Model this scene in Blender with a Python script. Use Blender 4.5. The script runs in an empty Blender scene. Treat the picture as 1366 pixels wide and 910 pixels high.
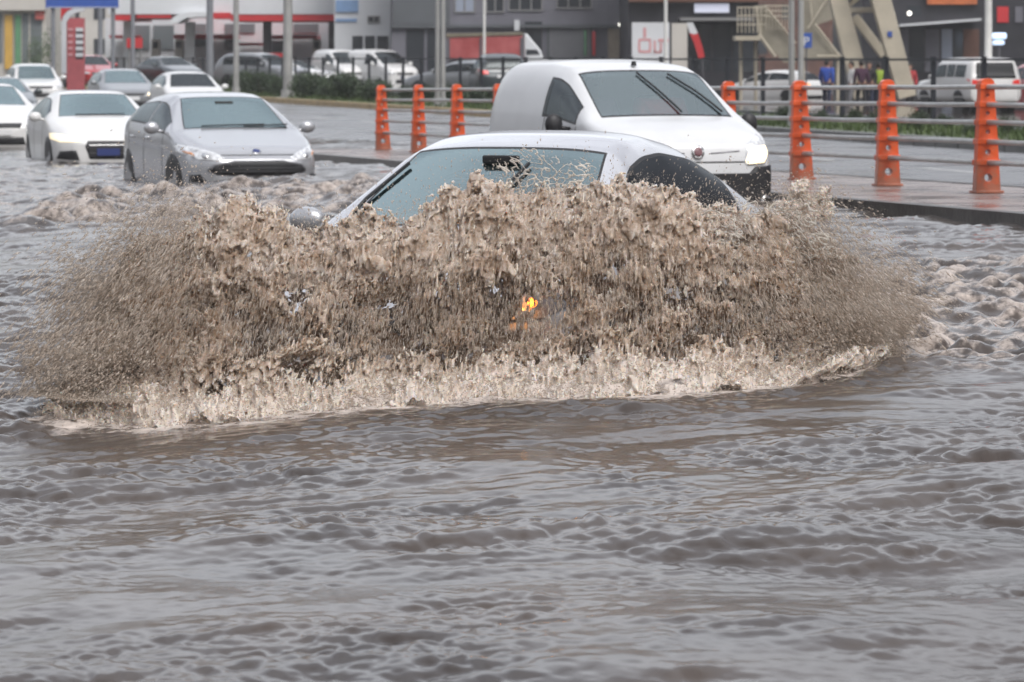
import bpy, bmesh, math, random
import numpy as np
from mathutils import Vector, Matrix
from mathutils.bvhtree import BVHTree

random.seed(7)
scene = bpy.context.scene
col = scene.collection
R = math.radians

# ------------------------------------------------------------------ camera, sky, sun, exposure
HC = 1.40            # lens height above the flood water (m)
FPX = 4500.0         # focal length in photo pixels (photo is 1366 x 910)
HY = 77.0            # horizon row in the photo

cam = bpy.data.cameras.new("camera")
cam_ob = bpy.data.objects.new("camera", cam)
col.objects.link(cam_ob)
cam_ob.location = (0, 0, HC)
cam_ob.rotation_euler = (R(90), 0, 0)
cam.sensor_width = 36.0
cam.lens = 36.0 * FPX / 1366.0
cam.shift_y = -(455.0 - HY) / 1366.0
cam.clip_start = 0.1
cam.clip_end = 3000.0
cam.dof.use_dof = True
cam.dof.focus_distance = 13.6
cam.dof.aperture_fstop = 8.0
scene.camera = cam_ob

SUN_EL, SUN_AZ = R(52), R(148)      # azimuth measured from +Y towards +X
world = bpy.data.worlds.new("World")
scene.world = world
world.use_nodes = True
wt = world.node_tree
for n in list(wt.nodes):
    wt.nodes.remove(n)
w_out = wt.nodes.new("ShaderNodeOutputWorld")
w_bg = wt.nodes.new("ShaderNodeBackground")
w_sky = wt.nodes.new("ShaderNodeTexSky")
w_sky.sky_type = 'NISHITA'
w_sky.sun_disc = False
w_sky.sun_elevation = SUN_EL
w_sky.sun_rotation = SUN_AZ
w_sky.air_density = 1.0
w_sky.dust_density = 6.0
w_sky.ozone_density = 1.0
w_hsv = wt.nodes.new("ShaderNodeHueSaturation")       # overcast: the cloud deck takes the blue out
w_hsv.inputs['Saturation'].default_value = 0.22
w_tc = wt.nodes.new("ShaderNodeTexCoord")
w_map = wt.nodes.new("ShaderNodeMapping")
w_map.inputs['Scale'].default_value = (1.0, 1.0, 2.6)
w_noise = wt.nodes.new("ShaderNodeTexNoise")          # cloud deck
w_noise.inputs['Scale'].default_value = 2.3
w_noise.inputs['Detail'].default_value = 6.0
w_ramp = wt.nodes.new("ShaderNodeValToRGB")
w_ramp.color_ramp.elements[0].position = 0.38
w_ramp.color_ramp.elements[0].color = (0.42, 0.42, 0.47, 1)
w_ramp.color_ramp.elements[1].position = 0.62
w_ramp.color_ramp.elements[1].color = (1.5, 1.5, 1.5, 1)
w_mul = wt.nodes.new("ShaderNodeMix")
w_mul.data_type = 'RGBA'
w_mul.blend_type = 'MULTIPLY'
w_mul.inputs['Factor'].default_value = 1.0
wt.links.new(w_sky.outputs[0], w_hsv.inputs['Color'])
wt.links.new(w_tc.outputs['Generated'], w_map.inputs['Vector'])
wt.links.new(w_map.outputs[0], w_noise.inputs['Vector'])
wt.links.new(w_noise.outputs['Fac'], w_ramp.inputs[0])
wt.links.new(w_hsv.outputs[0], w_mul.inputs['A'])
wt.links.new(w_ramp.outputs[0], w_mul.inputs['B'])
# the cloud is thinner and brighter towards the front left
w_sep = wt.nodes.new("ShaderNodeVectorMath")
w_sep.operation = 'DOT_PRODUCT'
w_sep.inputs[1].default_value = (-0.50, 0.86, 0.0)
w_side = wt.nodes.new("ShaderNodeMapRange")
w_side.interpolation_type = 'SMOOTHSTEP'
w_side.inputs['From Min'].default_value = -0.25
w_side.inputs['From Max'].default_value = 0.95
w_side.inputs['To Min'].default_value = 0.95
w_side.inputs['To Max'].default_value = 2.6
w_mul2 = wt.nodes.new("ShaderNodeMix")
w_mul2.data_type = 'RGBA'
w_mul2.blend_type = 'MULTIPLY'
w_mul2.inputs['Factor'].default_value = 1.0
wt.links.new(w_tc.outputs['Generated'], w_sep.inputs[0])
wt.links.new(w_sep.outputs['Value'], w_side.inputs['Value'])
wt.links.new(w_mul.outputs['Result'], w_mul2.inputs['A'])
wt.links.new(w_side.outputs[0], w_mul2.inputs['B'])
# an overcast sky is darker towards the horizon than overhead
w_xyz = wt.nodes.new("ShaderNodeSeparateXYZ")
w_el = wt.nodes.new("ShaderNodeMapRange")
w_el.inputs['From Min'].default_value = 0.0
w_el.inputs['From Max'].default_value = 0.75
w_el.inputs['To Min'].default_value = 0.62
w_el.inputs['To Max'].default_value = 1.25
w_mul3 = wt.nodes.new("ShaderNodeMix")
w_mul3.data_type = 'RGBA'
w_mul3.blend_type = 'MULTIPLY'
w_mul3.inputs['Factor'].default_value = 1.0
wt.links.new(w_tc.outputs['Generated'], w_xyz.inputs[0])
wt.links.new(w_xyz.outputs['Z'], w_el.inputs['Value'])
wt.links.new(w_mul2.outputs['Result'], w_mul3.inputs['A'])
wt.links.new(w_el.outputs[0], w_mul3.inputs['B'])
wt.links.new(w_mul3.outputs['Result'], w_bg.inputs['Color'])
w_bg.inputs['Strength'].default_value = 0.15
wt.links.new(w_bg.outputs[0], w_out.inputs['Surface'])

sun = bpy.data.lights.new("sun", 'SUN')
sun.energy = 1.0
sun.angle = R(30)
sun.color = (1.0, 0.97, 0.93)
sun_ob = bpy.data.objects.new("sun", sun)
col.objects.link(sun_ob)
sd = Vector((math.sin(SUN_AZ) * math.cos(SUN_EL), math.cos(SUN_AZ) * math.cos(SUN_EL), math.sin(SUN_EL)))
sun_ob.rotation_euler = sd.to_track_quat('Z', 'Y').to_euler()
sun_ob.location = sd * 60

scene.view_settings.view_transform = 'Standard'
scene.view_settings.look = 'None'
scene.view_settings.exposure = 0.0
scene.view_settings.gamma = 1.0
scene.view_settings.use_curve_mapping = False
scene.cycles.use_denoising = True
scene.cycles.max_bounces = 10
scene.cycles.diffuse_bounces = 6
scene.cycles.transparent_max_bounces = 12

# ------------------------------------------------------------------ frames of reference
UA = Vector((-0.262, 0.965, 0)).normalized()       # along the road, away from the lens
NA = Vector((UA.y, -UA.x, 0))                      # across it, to the right
LANE = -UA                                         # heading of the traffic that comes towards us


def P(px, py, Y):
    """Point at distance Y whose photo pixel is (px, py)."""
    return Vector(((px - 683.0) / FPX * Y, Y, HC - (py - HY) / FPX * Y))


def rd(n, a, z=0.0):
    """Point in road coordinates: n across, a along."""
    v = NA * n + UA * a
    return Vector((v.x, v.y, z))


def a_of(n, px):
    """Distance along the road at which the line at offset n shows at photo column px."""
    k = (px - 683.0) / FPX
    # X = n*NA.x + a*UA.x ; Y = n*NA.y + a*UA.y ; X = k*Y
    return n * (NA.x - k * NA.y) / (k * UA.y - UA.x)


def lerp(a, b, t):
    return a + (b - a) * t


def sst(a, b, x):
    t = np.clip((x - a) / (b - a), 0, 1)
    return t * t * (3 - 2 * t)


# ------------------------------------------------------------------ tagging
def tag(o, label=None, cat=None, group=None, kind=None):
    if label: o["label"] = label
    if cat: o["category"] = cat
    if group: o["group"] = group
    if kind: o["kind"] = kind
    return o


def empty(name, loc=(0, 0, 0), rz=0.0, label=None, cat=None, group=None):
    o = bpy.data.objects.new(name, None)
    o.empty_display_size = 0.3
    col.objects.link(o)
    o.location = loc
    o.rotation_euler = (0, 0, rz)
    return tag(o, label, cat, group)


def copy_tree(o, parent=None):
    c = o.copy()
    col.objects.link(c)
    c.parent = parent
    for ch in list(o.children):
        copy_tree(ch, c)
    return c


# ------------------------------------------------------------------ mesh collector
class MB:
    def __init__(self):
        self.v, self.f = [], []

    def add(self, vs, fs):
        b = len(self.v)
        self.v += [tuple(p) for p in vs]
        self.f += [tuple(i + b for i in f) for f in fs]
        return self

    def box(self, c, s, rz=0.0, M=None):
        hx, hy, hz = s[0] / 2, s[1] / 2, s[2] / 2
        vs = [Vector((x, y, z)) for z in (-hz, hz) for x, y in ((-hx, -hy), (hx, -hy), (hx, hy), (-hx, hy))]
        m = M if M is not None else Matrix.Rotation(rz, 3, 'Z')
        c = Vector(c)
        vs = [m @ v + c for v in vs]
        return self.add(vs, [(3, 2, 1, 0), (4, 5, 6, 7), (0, 1, 5, 4), (1, 2, 6, 5), (2, 3, 7, 6), (3, 0, 4, 7)])

    def span(self, lo, hi):
        lo, hi = Vector(lo), Vector(hi)
        return self.box((lo + hi) / 2, hi - lo)

    def cyl(self, p0, p1, r0, r1=None, n=12, cap=True):
        p0, p1 = Vector(p0), Vector(p1)
        r1 = r0 if r1 is None else r1
        d = (p1 - p0).normalized()
        a = d.orthogonal().normalized()
        b = d.cross(a)
        vs = []
        for p, r in ((p0, r0), (p1, r1)):
            for k in range(n):
                t = 2 * math.pi * k / n
                vs.append(p + (a * math.cos(t) + b * math.sin(t)) * r)
        fs = [(k, (k + 1) % n, n + (k + 1) % n, n + k) for k in range(n)]
        if cap:
            fs += [tuple(range(n - 1, -1, -1)), tuple(range(n, 2 * n))]
        return self.add(vs, fs)

    def tube(self, pts, r, n=8):
        pts = [Vector(p) for p in pts]
        rs = r if isinstance(r, (list, tuple)) else [r] * len(pts)
        vs, fs = [], []
        for i, p in enumerate(pts):
            d = (pts[min(i + 1, len(pts) - 1)] - pts[max(i - 1, 0)]).normalized()
            up = Vector((0, 0, 1)) if abs(d.z) < 0.95 else Vector((1, 0, 0))
            a = d.cross(up).normalized()
            b = a.cross(d)
            vs += [p + (a * math.cos(2 * math.pi * k / n) + b * math.sin(2 * math.pi * k / n)) * rs[i] for k in range(n)]
        for i in range(len(pts) - 1):
            fs += [(i * n + k, i * n + (k + 1) % n, (i + 1) * n + (k + 1) % n, (i + 1) * n + k) for k in range(n)]
        fs += [tuple(range(n - 1, -1, -1)), tuple((len(pts) - 1) * n + k for k in range(n))]
        return self.add(vs, fs)

    def prism(self, poly, d):
        """poly: list of 3-D points (one plane), d: extrusion vector."""
        n = len(poly)
        d = Vector(d)
        vs = [Vector(p) for p in poly] + [Vector(p) + d for p in poly]
        fs = [tuple(range(n)), tuple(range(2 * n - 1, n - 1, -1))]
        fs += [(k, n + k, n + (k + 1) % n, (k + 1) % n) for k in range(n)]
        return self.add(vs, fs)

    def ball(self, c, r, n=10, m=7):
        c = Vector(c)
        r = Vector(r) if hasattr(r, '__len__') else Vector((r, r, r))
        vs = [c + Vector((0, 0, r.z))]
        for i in range(1, m):
            ph = math.pi * i / m
            for k in range(n):
                t = 2 * math.pi * k / n
                vs.append(c + Vector((r.x * math.sin(ph) * math.cos(t), r.y * math.sin(ph) * math.sin(t), r.z * math.cos(ph))))
        vs.append(c - Vector((0, 0, r.z)))
        fs = [(0, 1 + k, 1 + (k + 1) % n) for k in range(n)]
        for i in range(m - 2):
            fs += [(1 + i * n + k, 1 + (i + 1) * n + k, 1 + (i + 1) * n + (k + 1) % n, 1 + i * n + (k + 1) % n) for k in range(n)]
        e = len(vs) - 1
        fs += [(e, 1 + (m - 2) * n + (k + 1) % n, 1 + (m - 2) * n + k) for k in range(n)]
        return self.add(vs, fs)

    def build(self, name, mat, parent=None, smooth=False, bevel=0.0):
        me = bpy.data.meshes.new(name)
        me.from_pydata(self.v, [], self.f)
        me.validate()
        bm = bmesh.new()
        bm.from_mesh(me)
        bmesh.ops.recalc_face_normals(bm, faces=bm.faces)
        bm.to_mesh(me)
        bm.free()
        return link(name, me, mat, parent, smooth, bevel)


def link(name, me, mat, parent=None, smooth=False, bevel=0.0):
    o = bpy.data.objects.new(name, me)
    col.objects.link(o)
    for m in (mat if isinstance(mat, (list, tuple)) else [mat]):
        me.materials.append(m)
    if smooth:
        me.polygons.foreach_set("use_smooth", [True] * len(me.polygons))
        if smooth == 'auto':
            try:
                me.set_sharp_from_angle(angle=R(40))
            except Exception:
                pass
    if bevel:
        b = o.modifiers.new("bevel", 'BEVEL')
        b.width = bevel
        b.segments = 2
        b.limit_method = 'ANGLE'
    if parent is not None:
        o.parent = parent
    return o


def np_mesh(name, V, F, mat, parent=None, smooth=True, attrs=None):
    """Mesh straight from numpy arrays (V: n x 3, F: m x 3 or m x 4)."""
    me = bpy.data.meshes.new(name)
    m, k = F.shape
    me.vertices.add(len(V))
    me.vertices.foreach_set("co", np.ascontiguousarray(V, dtype=np.float32).ravel())
    me.loops.add(m * k)
    me.loops.foreach_set("vertex_index", np.ascontiguousarray(F, dtype=np.int32).ravel())
    me.polygons.add(m)
    me.polygons.foreach_set("loop_start", np.arange(0, m * k, k, dtype=np.int32))
    me.update(calc_edges=True)
    if smooth:
        me.polygons.foreach_set("use_smooth", np.ones(m, dtype=bool))
    for an, av in (attrs or {}).items():
        at = me.attributes.new(an, 'FLOAT', 'POINT')
        at.data.foreach_set("value", np.ascontiguousarray(av, dtype=np.float32))
    return link(name, me, mat, parent)


# ------------------------------------------------------------------ materials
MATS = {}


def mat(name, color, rough=0.5, metal=0.0, var=0.0, vscale=3.0, bump=0.0, bscale=40.0, coat=0.0, spec=0.5,
        emit=None, estr=0.0, col2=None, rvar=0.0, ior=1.45):
    if name in MATS:
        return MATS[name]
    m = bpy.data.materials.new(name)
    m.use_nodes = True
    nt = m.node_tree
    b = nt.nodes["Principled BSDF"]
    b.inputs['Base Color'].default_value = (*color, 1)
    b.inputs['Roughness'].default_value = rough
    b.inputs['Metallic'].default_value = metal
    b.inputs['IOR'].default_value = ior
    b.inputs['Specular IOR Level'].default_value = spec
    if coat:
        b.inputs['Coat Weight'].default_value = coat
        b.inputs['Coat Roughness'].default_value = 0.06
    if emit:
        b.inputs['Emission Color'].default_value = (*emit, 1)
        b.inputs['Emission Strength'].default_value = estr
    tc = nt.nodes.new("ShaderNodeTexCoord")
    if var or col2 or rvar:
        nz = nt.nodes.new("ShaderNodeTexNoise")
        nz.inputs['Scale'].default_value = vscale
        nz.inputs['Detail'].default_value = 5.0
        nz.inputs['Roughness'].default_value = 0.6
        nt.links.new(tc.outputs['Object'], nz.inputs['Vector'])
        rp = nt.nodes.new("ShaderNodeValToRGB")
        rp.color_ramp.elements[0].position = 0.32
        rp.color_ramp.elements[1].position = 0.62
        c2 = col2 if col2 else tuple(c * (1 + var) for c in color)
        c1 = color if col2 else tuple(c * (1 - var) for c in color)
        rp.color_ramp.elements[0].color = (*c1, 1)
        rp.color_ramp.elements[1].color = (*[min(c, 1) for c in c2], 1)
        nt.links.new(nz.outputs['Fac'], rp.inputs[0])
        nt.links.new(rp.outputs[0], b.inputs['Base Color'])
        if rvar:
            mr = nt.nodes.new("ShaderNodeMapRange")
            mr.inputs['From Min'].default_value = 0.35
            mr.inputs['From Max'].default_value = 0.65
            mr.inputs['To Min'].default_value = max(0.02, rough - rvar)
            mr.inputs['To Max'].default_value = rough + rvar
            nt.links.new(nz.outputs['Fac'], mr.inputs['Value'])
            nt.links.new(mr.outputs[0], b.inputs['Roughness'])
    if bump:
        n2 = nt.nodes.new("ShaderNodeTexNoise")
        n2.inputs['Scale'].default_value = bscale
        n2.inputs['Detail'].default_value = 4.0
        nt.links.new(tc.outputs['Object'], n2.inputs['Vector'])
        bp = nt.nodes.new("ShaderNodeBump")
        bp.inputs['Strength'].default_value = bump
        bp.inputs['Distance'].default_value = 0.02
        nt.links.new(n2.outputs['Fac'], bp.inputs['Height'])
        nt.links.new(bp.outputs[0], b.inputs['Normal'])
    MATS[name] = m
    return m


def glass_mat(name, tint=(0.55, 0.66, 0.66), refl=0.30, body=(0.03, 0.04, 0.042), gloss=(.84, .96, .98), milk=.30):
    """Car glass: mirror coat of sky over a tinted pane that lets the dark cabin through."""
    if name in MATS:
        return MATS[name]
    m = bpy.data.materials.new(name)
    m.use_nodes = True
    nt = m.node_tree
    nt.nodes.remove(nt.nodes["Principled BSDF"])
    out = nt.nodes["Material Output"]
    tr = nt.nodes.new("ShaderNodeBsdfTransparent")
    tr.inputs[0].default_value = (*tint, 1)
    df = nt.nodes.new("ShaderNodeBsdfDiffuse")
    df.inputs[0].default_value = (*body, 1)
    gl = nt.nodes.new("ShaderNodeBsdfGlossy")
    gl.inputs['Roughness'].default_value = 0.05
    gl.inputs['Color'].default_value = (*gloss, 1)
    fr = nt.nodes.new("ShaderNodeFresnel")
    fr.inputs['IOR'].default_value = 1.6
    ad = nt.nodes.new("ShaderNodeMath")
    ad.operation = 'ADD'
    ad.use_clamp = True
    ad.inputs[1].default_value = refl
    nz = nt.nodes.new("ShaderNodeTexNoise")
    nz.inputs['Scale'].default_value = 70.0
    tc = nt.nodes.new("ShaderNodeTexCoord")
    bp = nt.nodes.new("ShaderNodeBump")
    bp.inputs['Strength'].default_value = 0.05
    bp.inputs['Distance'].default_value = 0.01
    m1 = nt.nodes.new("ShaderNodeMixShader")
    m1.inputs[0].default_value = milk
    m2 = nt.nodes.new("ShaderNodeMixShader")
    L = nt.links.new
    L(tc.outputs['Object'], nz.inputs['Vector'])
    L(nz.outputs['Fac'], bp.inputs['Height'])
    L(bp.outputs[0], gl.inputs['Normal'])
    L(tr.outputs[0], m1.inputs[1])
    L(df.outputs[0], m1.inputs[2])
    L(fr.outputs[0], ad.inputs[0])
    L(ad.outputs[0], m2.inputs[0])
    L(m1.outputs[0], m2.inputs[1])
    L(gl.outputs[0], m2.inputs[2])
    L(m2.outputs[0], out.inputs['Surface'])
    MATS[name] = m
    return m


# ------------------------------------------------------------------ numpy noise
def fft_noise(shape, wl, seed, lo=None, power=0.0):
    """Periodic noise of unit variance: gaussian band around wavelength wl (cells, one per axis)."""
    rng = np.random.default_rng(seed)
    a = rng.standard_normal(shape).astype(np.float32)
    F = np.fft.rfftn(a).astype(np.complex64)
    r2 = None
    for ax, n in enumerate(shape):
        f = np.fft.rfftfreq(n) if ax == len(shape) - 1 else np.fft.fftfreq(n)
        t = ((f * wl[ax]) ** 2).astype(np.float32)
        sh = [1] * len(shape)
        sh[ax] = -1
        t = t.reshape(sh)
        r2 = t if r2 is None else r2 + t
    g = r2 * np.exp(-r2 * 1.2)
    F *= g
    a = np.fft.irfftn(F, s=shape).astype(np.float32)
    a -= a.mean()
    return a / (a.std() + 1e-9)


def bilin(T, x, y):
    """Sample periodic tile T (ny x nx) at float cell coordinates."""
    ny, nx = T.shape
    x0 = np.floor(x).astype(np.int64)
    y0 = np.floor(y).astype(np.int64)
    fx, fy = (x - x0).astype(np.float32), (y - y0).astype(np.float32)
    x0 %= nx
    y0 %= ny
    x1, y1 = (x0 + 1) % nx, (y0 + 1) % ny
    return (T[y0, x0] * (1 - fx) + T[y0, x1] * fx) * (1 - fy) + (T[y1, x0] * (1 - fx) + T[y1, x1] * fx) * fy


def surface_nets(f):
    """Iso-surface f = 0 (f > 0 inside) of a 3-D array -> verts in cell coordinates, quads."""
    s = f > 0
    cnt = np.zeros(tuple(n - 1 for n in f.shape), np.int8)
    for dx in (0, 1):
        for dy in (0, 1):
            for dz in (0, 1):
                cnt += s[dx:f.shape[0] - 1 + dx, dy:f.shape[1] - 1 + dy, dz:f.shape[2] - 1 + dz]
    act = np.argwhere((cnt > 0) & (cnt < 8))
    idx = np.full(cnt.shape, -1, np.int32)
    idx[act[:, 0], act[:, 1], act[:, 2]] = np.arange(len(act), dtype=np.int32)
    acc = np.zeros((len(act), 3), np.float32)
    num = np.zeros(len(act), np.float32)
    C = [(a, b, c) for a in (0, 1) for b in (0, 1) for c in (0, 1)]
    for p in C:
        for ax in range(3):
            if p[ax]:
                continue
            q = list(p)
            q[ax] = 1
            fa = f[act[:, 0] + p[0], act[:, 1] + p[1], act[:, 2] + p[2]]
            fb = f[act[:, 0] + q[0], act[:, 1] + q[1], act[:, 2] + q[2]]
            cr = (fa > 0) != (fb > 0)
            t = np.where(cr, fa / np.where(np.abs(fa - fb) < 1e-12, 1, fa - fb), 0)
            for k in range(3):
                acc[:, k] += np.where(cr, p[k] + (t if k == ax else 0), 0)
            num += cr
    V = act + acc / num[:, None]
    quads = []
    for ax in range(3):
        n = f.shape
        sl0 = [slice(1, n[k] - 1) for k in range(3)]
        sl1 = list(sl0)
        sl0[ax] = slice(0, n[ax] - 1)
        sl1[ax] = slice(1, n[ax])
        a, b = s[tuple(sl0)], s[tuple(sl1)]
        e = np.argwhere(a != b)
        inside_first = a[e[:, 0], e[:, 1], e[:, 2]]
        e = e + np.array([0 if k == ax else 1 for k in range(3)])
        o1, o2 = [k for k in range(3) if k != ax]
        if ax == 1:
            o1, o2 = o2, o1
        q = []
        for d1, d2 in ((-1, -1), (0, -1), (0, 0), (-1, 0)):
            c = e.copy()
            c[:, o1] += d1
            c[:, o2] += d2
            q.append(idx[c[:, 0], c[:, 1], c[:, 2]])
        q = np.stack(q, 1)
        q[~inside_first] = q[~inside_first][:, ::-1]
        quads.append(q)
    return V, np.concatenate(quads)
# ------------------------------------------------------------------ the setting: ground, water, road, pavement, verge
GROUND_Z, ROAD_Z, VERGE_Z = -0.95, -0.16, 0.0
N_POST = 12.3
A0, A1 = a_of(N_POST, 1316), a_of(N_POST, 511)
A_NOSE = a_of(12.0, 462)
N_FRONT, N_BACK = 10.46, 13.5


def zmed(a):
    return 0.157 + (-0.095 - 0.157) * (a - A0) / (A1 - A0)


def zlot(n):
    return np.maximum(0.0 - 0.028 * (np.asarray(n, float) - 26.3), -0.6)


def water_z(X, Y):
    return 0.05 * np.clip(X, -4.0, 0) + .02 * np.clip(np.asarray(X) + 4.0, -3, 0) + 0.026 * np.clip(X, 0, 4.5)


def grid_sheet(name, ns, as_, zf, m, kind='structure'):
    V = [rd(n, a, zf(n, a)) for a in as_ for n in ns]
    k = len(ns)
    F = [(j * k + i, j * k + i + 1, (j + 1) * k + i + 1, (j + 1) * k + i) for j in range(len(as_) - 1) for i in range(k - 1)]
    o = MB().add(V, F).build(name, m)
    return tag(o, kind=kind)


m_ground = mat('wet_asphalt_far', (0.05, 0.05, 0.052), 0.4, var=0.3, vscale=0.4)
MB().add([(-2500, -60, GROUND_Z), (2500, -60, GROUND_Z), (2500, 2500, GROUND_Z), (-2500, 2500, GROUND_Z)], [(0, 1, 2, 3)]).build('ground', m_ground)
tag(bpy.data.objects['ground'], kind='structure')

m_road = mat('wet_asphalt', (0.11, 0.11, 0.115), 0.29, rvar=0.14, vscale=0.55, bump=0.25, bscale=5.0, spec=1.0)
road = grid_sheet('road', [N_BACK + 0.02, 15.2, 18, 22.6], list(np.linspace(-30, 300, 67)), lambda n, a: ROAD_Z - (.24 if n < 14 else 0), m_road)
m_line = mat('worn_white_road_paint', (0.55, 0.55, 0.53), 0.3, var=0.3, vscale=6.0)
lm = MB()
for k in range(26):
    a = 24 + k * 6.0
    lm.add([rd(18.0, a, ROAD_Z + .004), rd(18.12, a, ROAD_Z + .004), rd(18.12, a + 2.4, ROAD_Z + .004), rd(18.0, a + 2.4, ROAD_Z + .004)], [(0, 1, 2, 3)])
tag(lm.build('road_marking', m_line), kind='structure')

# raised pavement of the median with rounded nose
m_med = mat('wet_paving', (0.15, 0.115, 0.105), 0.27, col2=(0.25, 0.205, 0.19), vscale=1.6, rvar=0.16, bump=0.2, bscale=26.0, spec=0.6)
m_kerbface = mat('wet_kerb_stone', (0.055, 0.05, 0.047), 0.35, var=0.35, vscale=5.0, bump=0.3, bscale=18)
mb = MB()
NC, HWD = (N_FRONT + N_BACK) / 2, (N_BACK - N_FRONT) / 2
outline = [(N_FRONT, a) for a in np.linspace(-6, A_NOSE - HWD, 40)]
outline += [(NC - HWD * math.cos(t), A_NOSE - HWD + HWD * math.sin(t)) for t in np.linspace(0, math.pi, 17)[1:-1]]
outline += [(N_BACK, a) for a in np.linspace(A_NOSE - HWD, -6, 40)]
top = [rd(n, a, zmed(a)) for n, a in outline]
k = len(top)
half = len(outline) // 2
V, F = list(top), []
for i in range(half):
    j = k - 1 - i
    if i + 1 < j - 1:
        F.append((i, i + 1, j - 1, j))
    elif i + 1 == j - 1:
        F.append((i, i + 1, j))
mb.add(V, F)
tag(mb.build('pavement', m_med), kind='structure')
kb = MB()
for i in range(k - 1):
    p, q = top[i], top[i + 1]
    kb.add([p, q, q - Vector((0, 0, 0.6)), p - Vector((0, 0, 0.6))], [(3, 2, 1, 0)])
    # kerb stone lip, 3 mm proud of the paving, with a joint every metre
    if i % 2 == 0 or True:
        cn = rd(NC, outline[i][1]); cn2 = rd(NC, outline[i + 1][1])
        ins = lambda v, c: v + (Vector((c.x, c.y, v.z)) - v).normalized() * 0.16
        up = Vector((0, 0, 0.006))
        kb.add([p + up, q + up, ins(q, cn2) + up, ins(p, cn) + up], [(0, 1, 2, 3)])
        kb.add([p + up, q + up, q, p], [(3, 2, 1, 0)])
kerb = kb.build('kerb', m_kerbface)
tag(kerb, kind='structure')

# verge behind the far carriageway
m_verge = mat('verge_soil', (0.045, 0.05, 0.028), 0.8, col2=(0.06, 0.085, 0.03), vscale=1.2, bump=0.6, bscale=9)
grid_sheet('verge', [22.85, 24, 25.5, 26.9], list(np.linspace(20, 320, 60)), lambda n, a: VERGE_Z, m_verge)
kb = MB()
ky = MB()
a = 24.0
while a < 240:
    tgt = ky if a > 68 else kb
    c = rd(22.725, a + .49, (VERGE_Z + ROAD_Z) / 2 - .04)
    tgt.box(c, (0.25, 0.97, VERGE_Z - ROAD_Z + .1), rz=math.atan2(NA.y, NA.x))
    a += 1.0
m_kerb2 = mat('dark_kerb', (0.11, 0.11, 0.105), 0.4, var=0.3, vscale=2.0)
m_kerby = mat('yellow_kerb_paint', (0.33, 0.23, 0.10), 0.45, var=0.3, vscale=3.0)
o = kb.build('kerb', m_kerb2, bevel=.01); tag(o, kind='structure')
o = ky.build('kerb', m_kerby, bevel=.01); tag(o, kind='structure')

# lot behind the fence, falling away
m_lot = mat('lot_asphalt', (0.06, 0.06, 0.06), 0.3, var=0.3, vscale=0.3, rvar=0.2)
grid_sheet('yard', [26.9, 30, 35, 40, 45, 51.3, 70, 120, 300], list(np.linspace(-20, 420, 45)), lambda n, a: float(zlot(n)), m_lot)

# ------------------------------------------------------------------ grass of the verge (stuff)
rng = np.random.default_rng(5)
nb = 17000
gn = rng.uniform(22.9, 26.6, nb)
ga = 40 + 130 * rng.random(nb) ** 1.4
base = np.stack([gn * NA.x + ga * UA.x, gn * NA.y + ga * UA.y, np.full(nb, VERGE_Z)], 1)
hgt = rng.uniform(.06, .2, nb) * (0.5 + 0.8 * rng.random(nb))
ang = rng.uniform(0, 2 * np.pi, nb)
wd = np.stack([np.cos(ang), np.sin(ang), np.zeros(nb)], 1) * rng.uniform(.012, .03, nb)[:, None]
lean = np.stack([rng.normal(0, .05, nb), rng.normal(0, .05, nb), hgt], 1)
V = np.empty((nb * 3, 3)); V[0::3] = base - wd; V[1::3] = base + wd; V[2::3] = base + lean
m_grass = mat('grass_blades', (0.03, 0.055, 0.016), 0.6, col2=(0.075, 0.11, 0.03), vscale=0.8)
g = np_mesh('grass', V, np.arange(nb * 3).reshape(-1, 3), m_grass, smooth=False)
tag(g, kind='stuff')

# ------------------------------------------------------------------ orange post-and-rail barrier on the median
m_orange = mat('orange_plastic', (0.50, 0.062, 0.012), 0.42, col2=(0.68, 0.10, 0.02), vscale=7.0, coat=0.2)
nt = m_orange.node_tree                                # road mud dried on towards the foot
b_ = nt.nodes["Principled BSDF"]
src = b_.inputs['Base Color'].links[0].from_socket
tc_ = nt.nodes.new("ShaderNodeTexCoord"); sx_ = nt.nodes.new("ShaderNodeSeparateXYZ")
nz_ = nt.nodes.new("ShaderNodeTexNoise"); nz_.inputs['Scale'].default_value = 14.0; nz_.inputs['Detail'].default_value = 6.0
mz_ = nt.nodes.new("ShaderNodeMapRange")
mz_.inputs['From Min'].default_value = .55; mz_.inputs['From Max'].default_value = .0
mz_.inputs['To Min'].default_value = -.30; mz_.inputs['To Max'].default_value = .35
ad_ = nt.nodes.new("ShaderNodeMath"); ad_.operation = 'ADD'
st_ = nt.nodes.new("ShaderNodeMapRange"); st_.inputs['From Min'].default_value = .45; st_.inputs['From Max'].default_value = .75
st_.inputs['To Max'].default_value = .7
mx_ = nt.nodes.new("ShaderNodeMix"); mx_.data_type = 'RGBA'; mx_.inputs['B'].default_value = (.20, .12, .08, 1)
L_ = nt.links.new
L_(tc_.outputs['Object'], sx_.inputs[0]); L_(tc_.outputs['Object'], nz_.inputs['Vector']); L_(sx_.outputs['Z'], mz_.inputs['Value'])
L_(mz_.outputs[0], ad_.inputs[0]); L_(nz_.outputs['Fac'], ad_.inputs[1]); L_(ad_.outputs[0], st_.inputs['Value'])
L_(st_.outputs[0], mx_.inputs['Factor']); L_(src, mx_.inputs['A']); L_(mx_.outputs['Result'], b_.inputs['Base Color'])
m_rail = mat('galvanised_tube', (0.42, 0.42, 0.41), 0.42, metal=0.6, var=0.15, vscale=4.0)
RAIL_F = (0.93, 0.775, 0.62, 0.45, 0.268)
POST_H = 1.05


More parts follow.
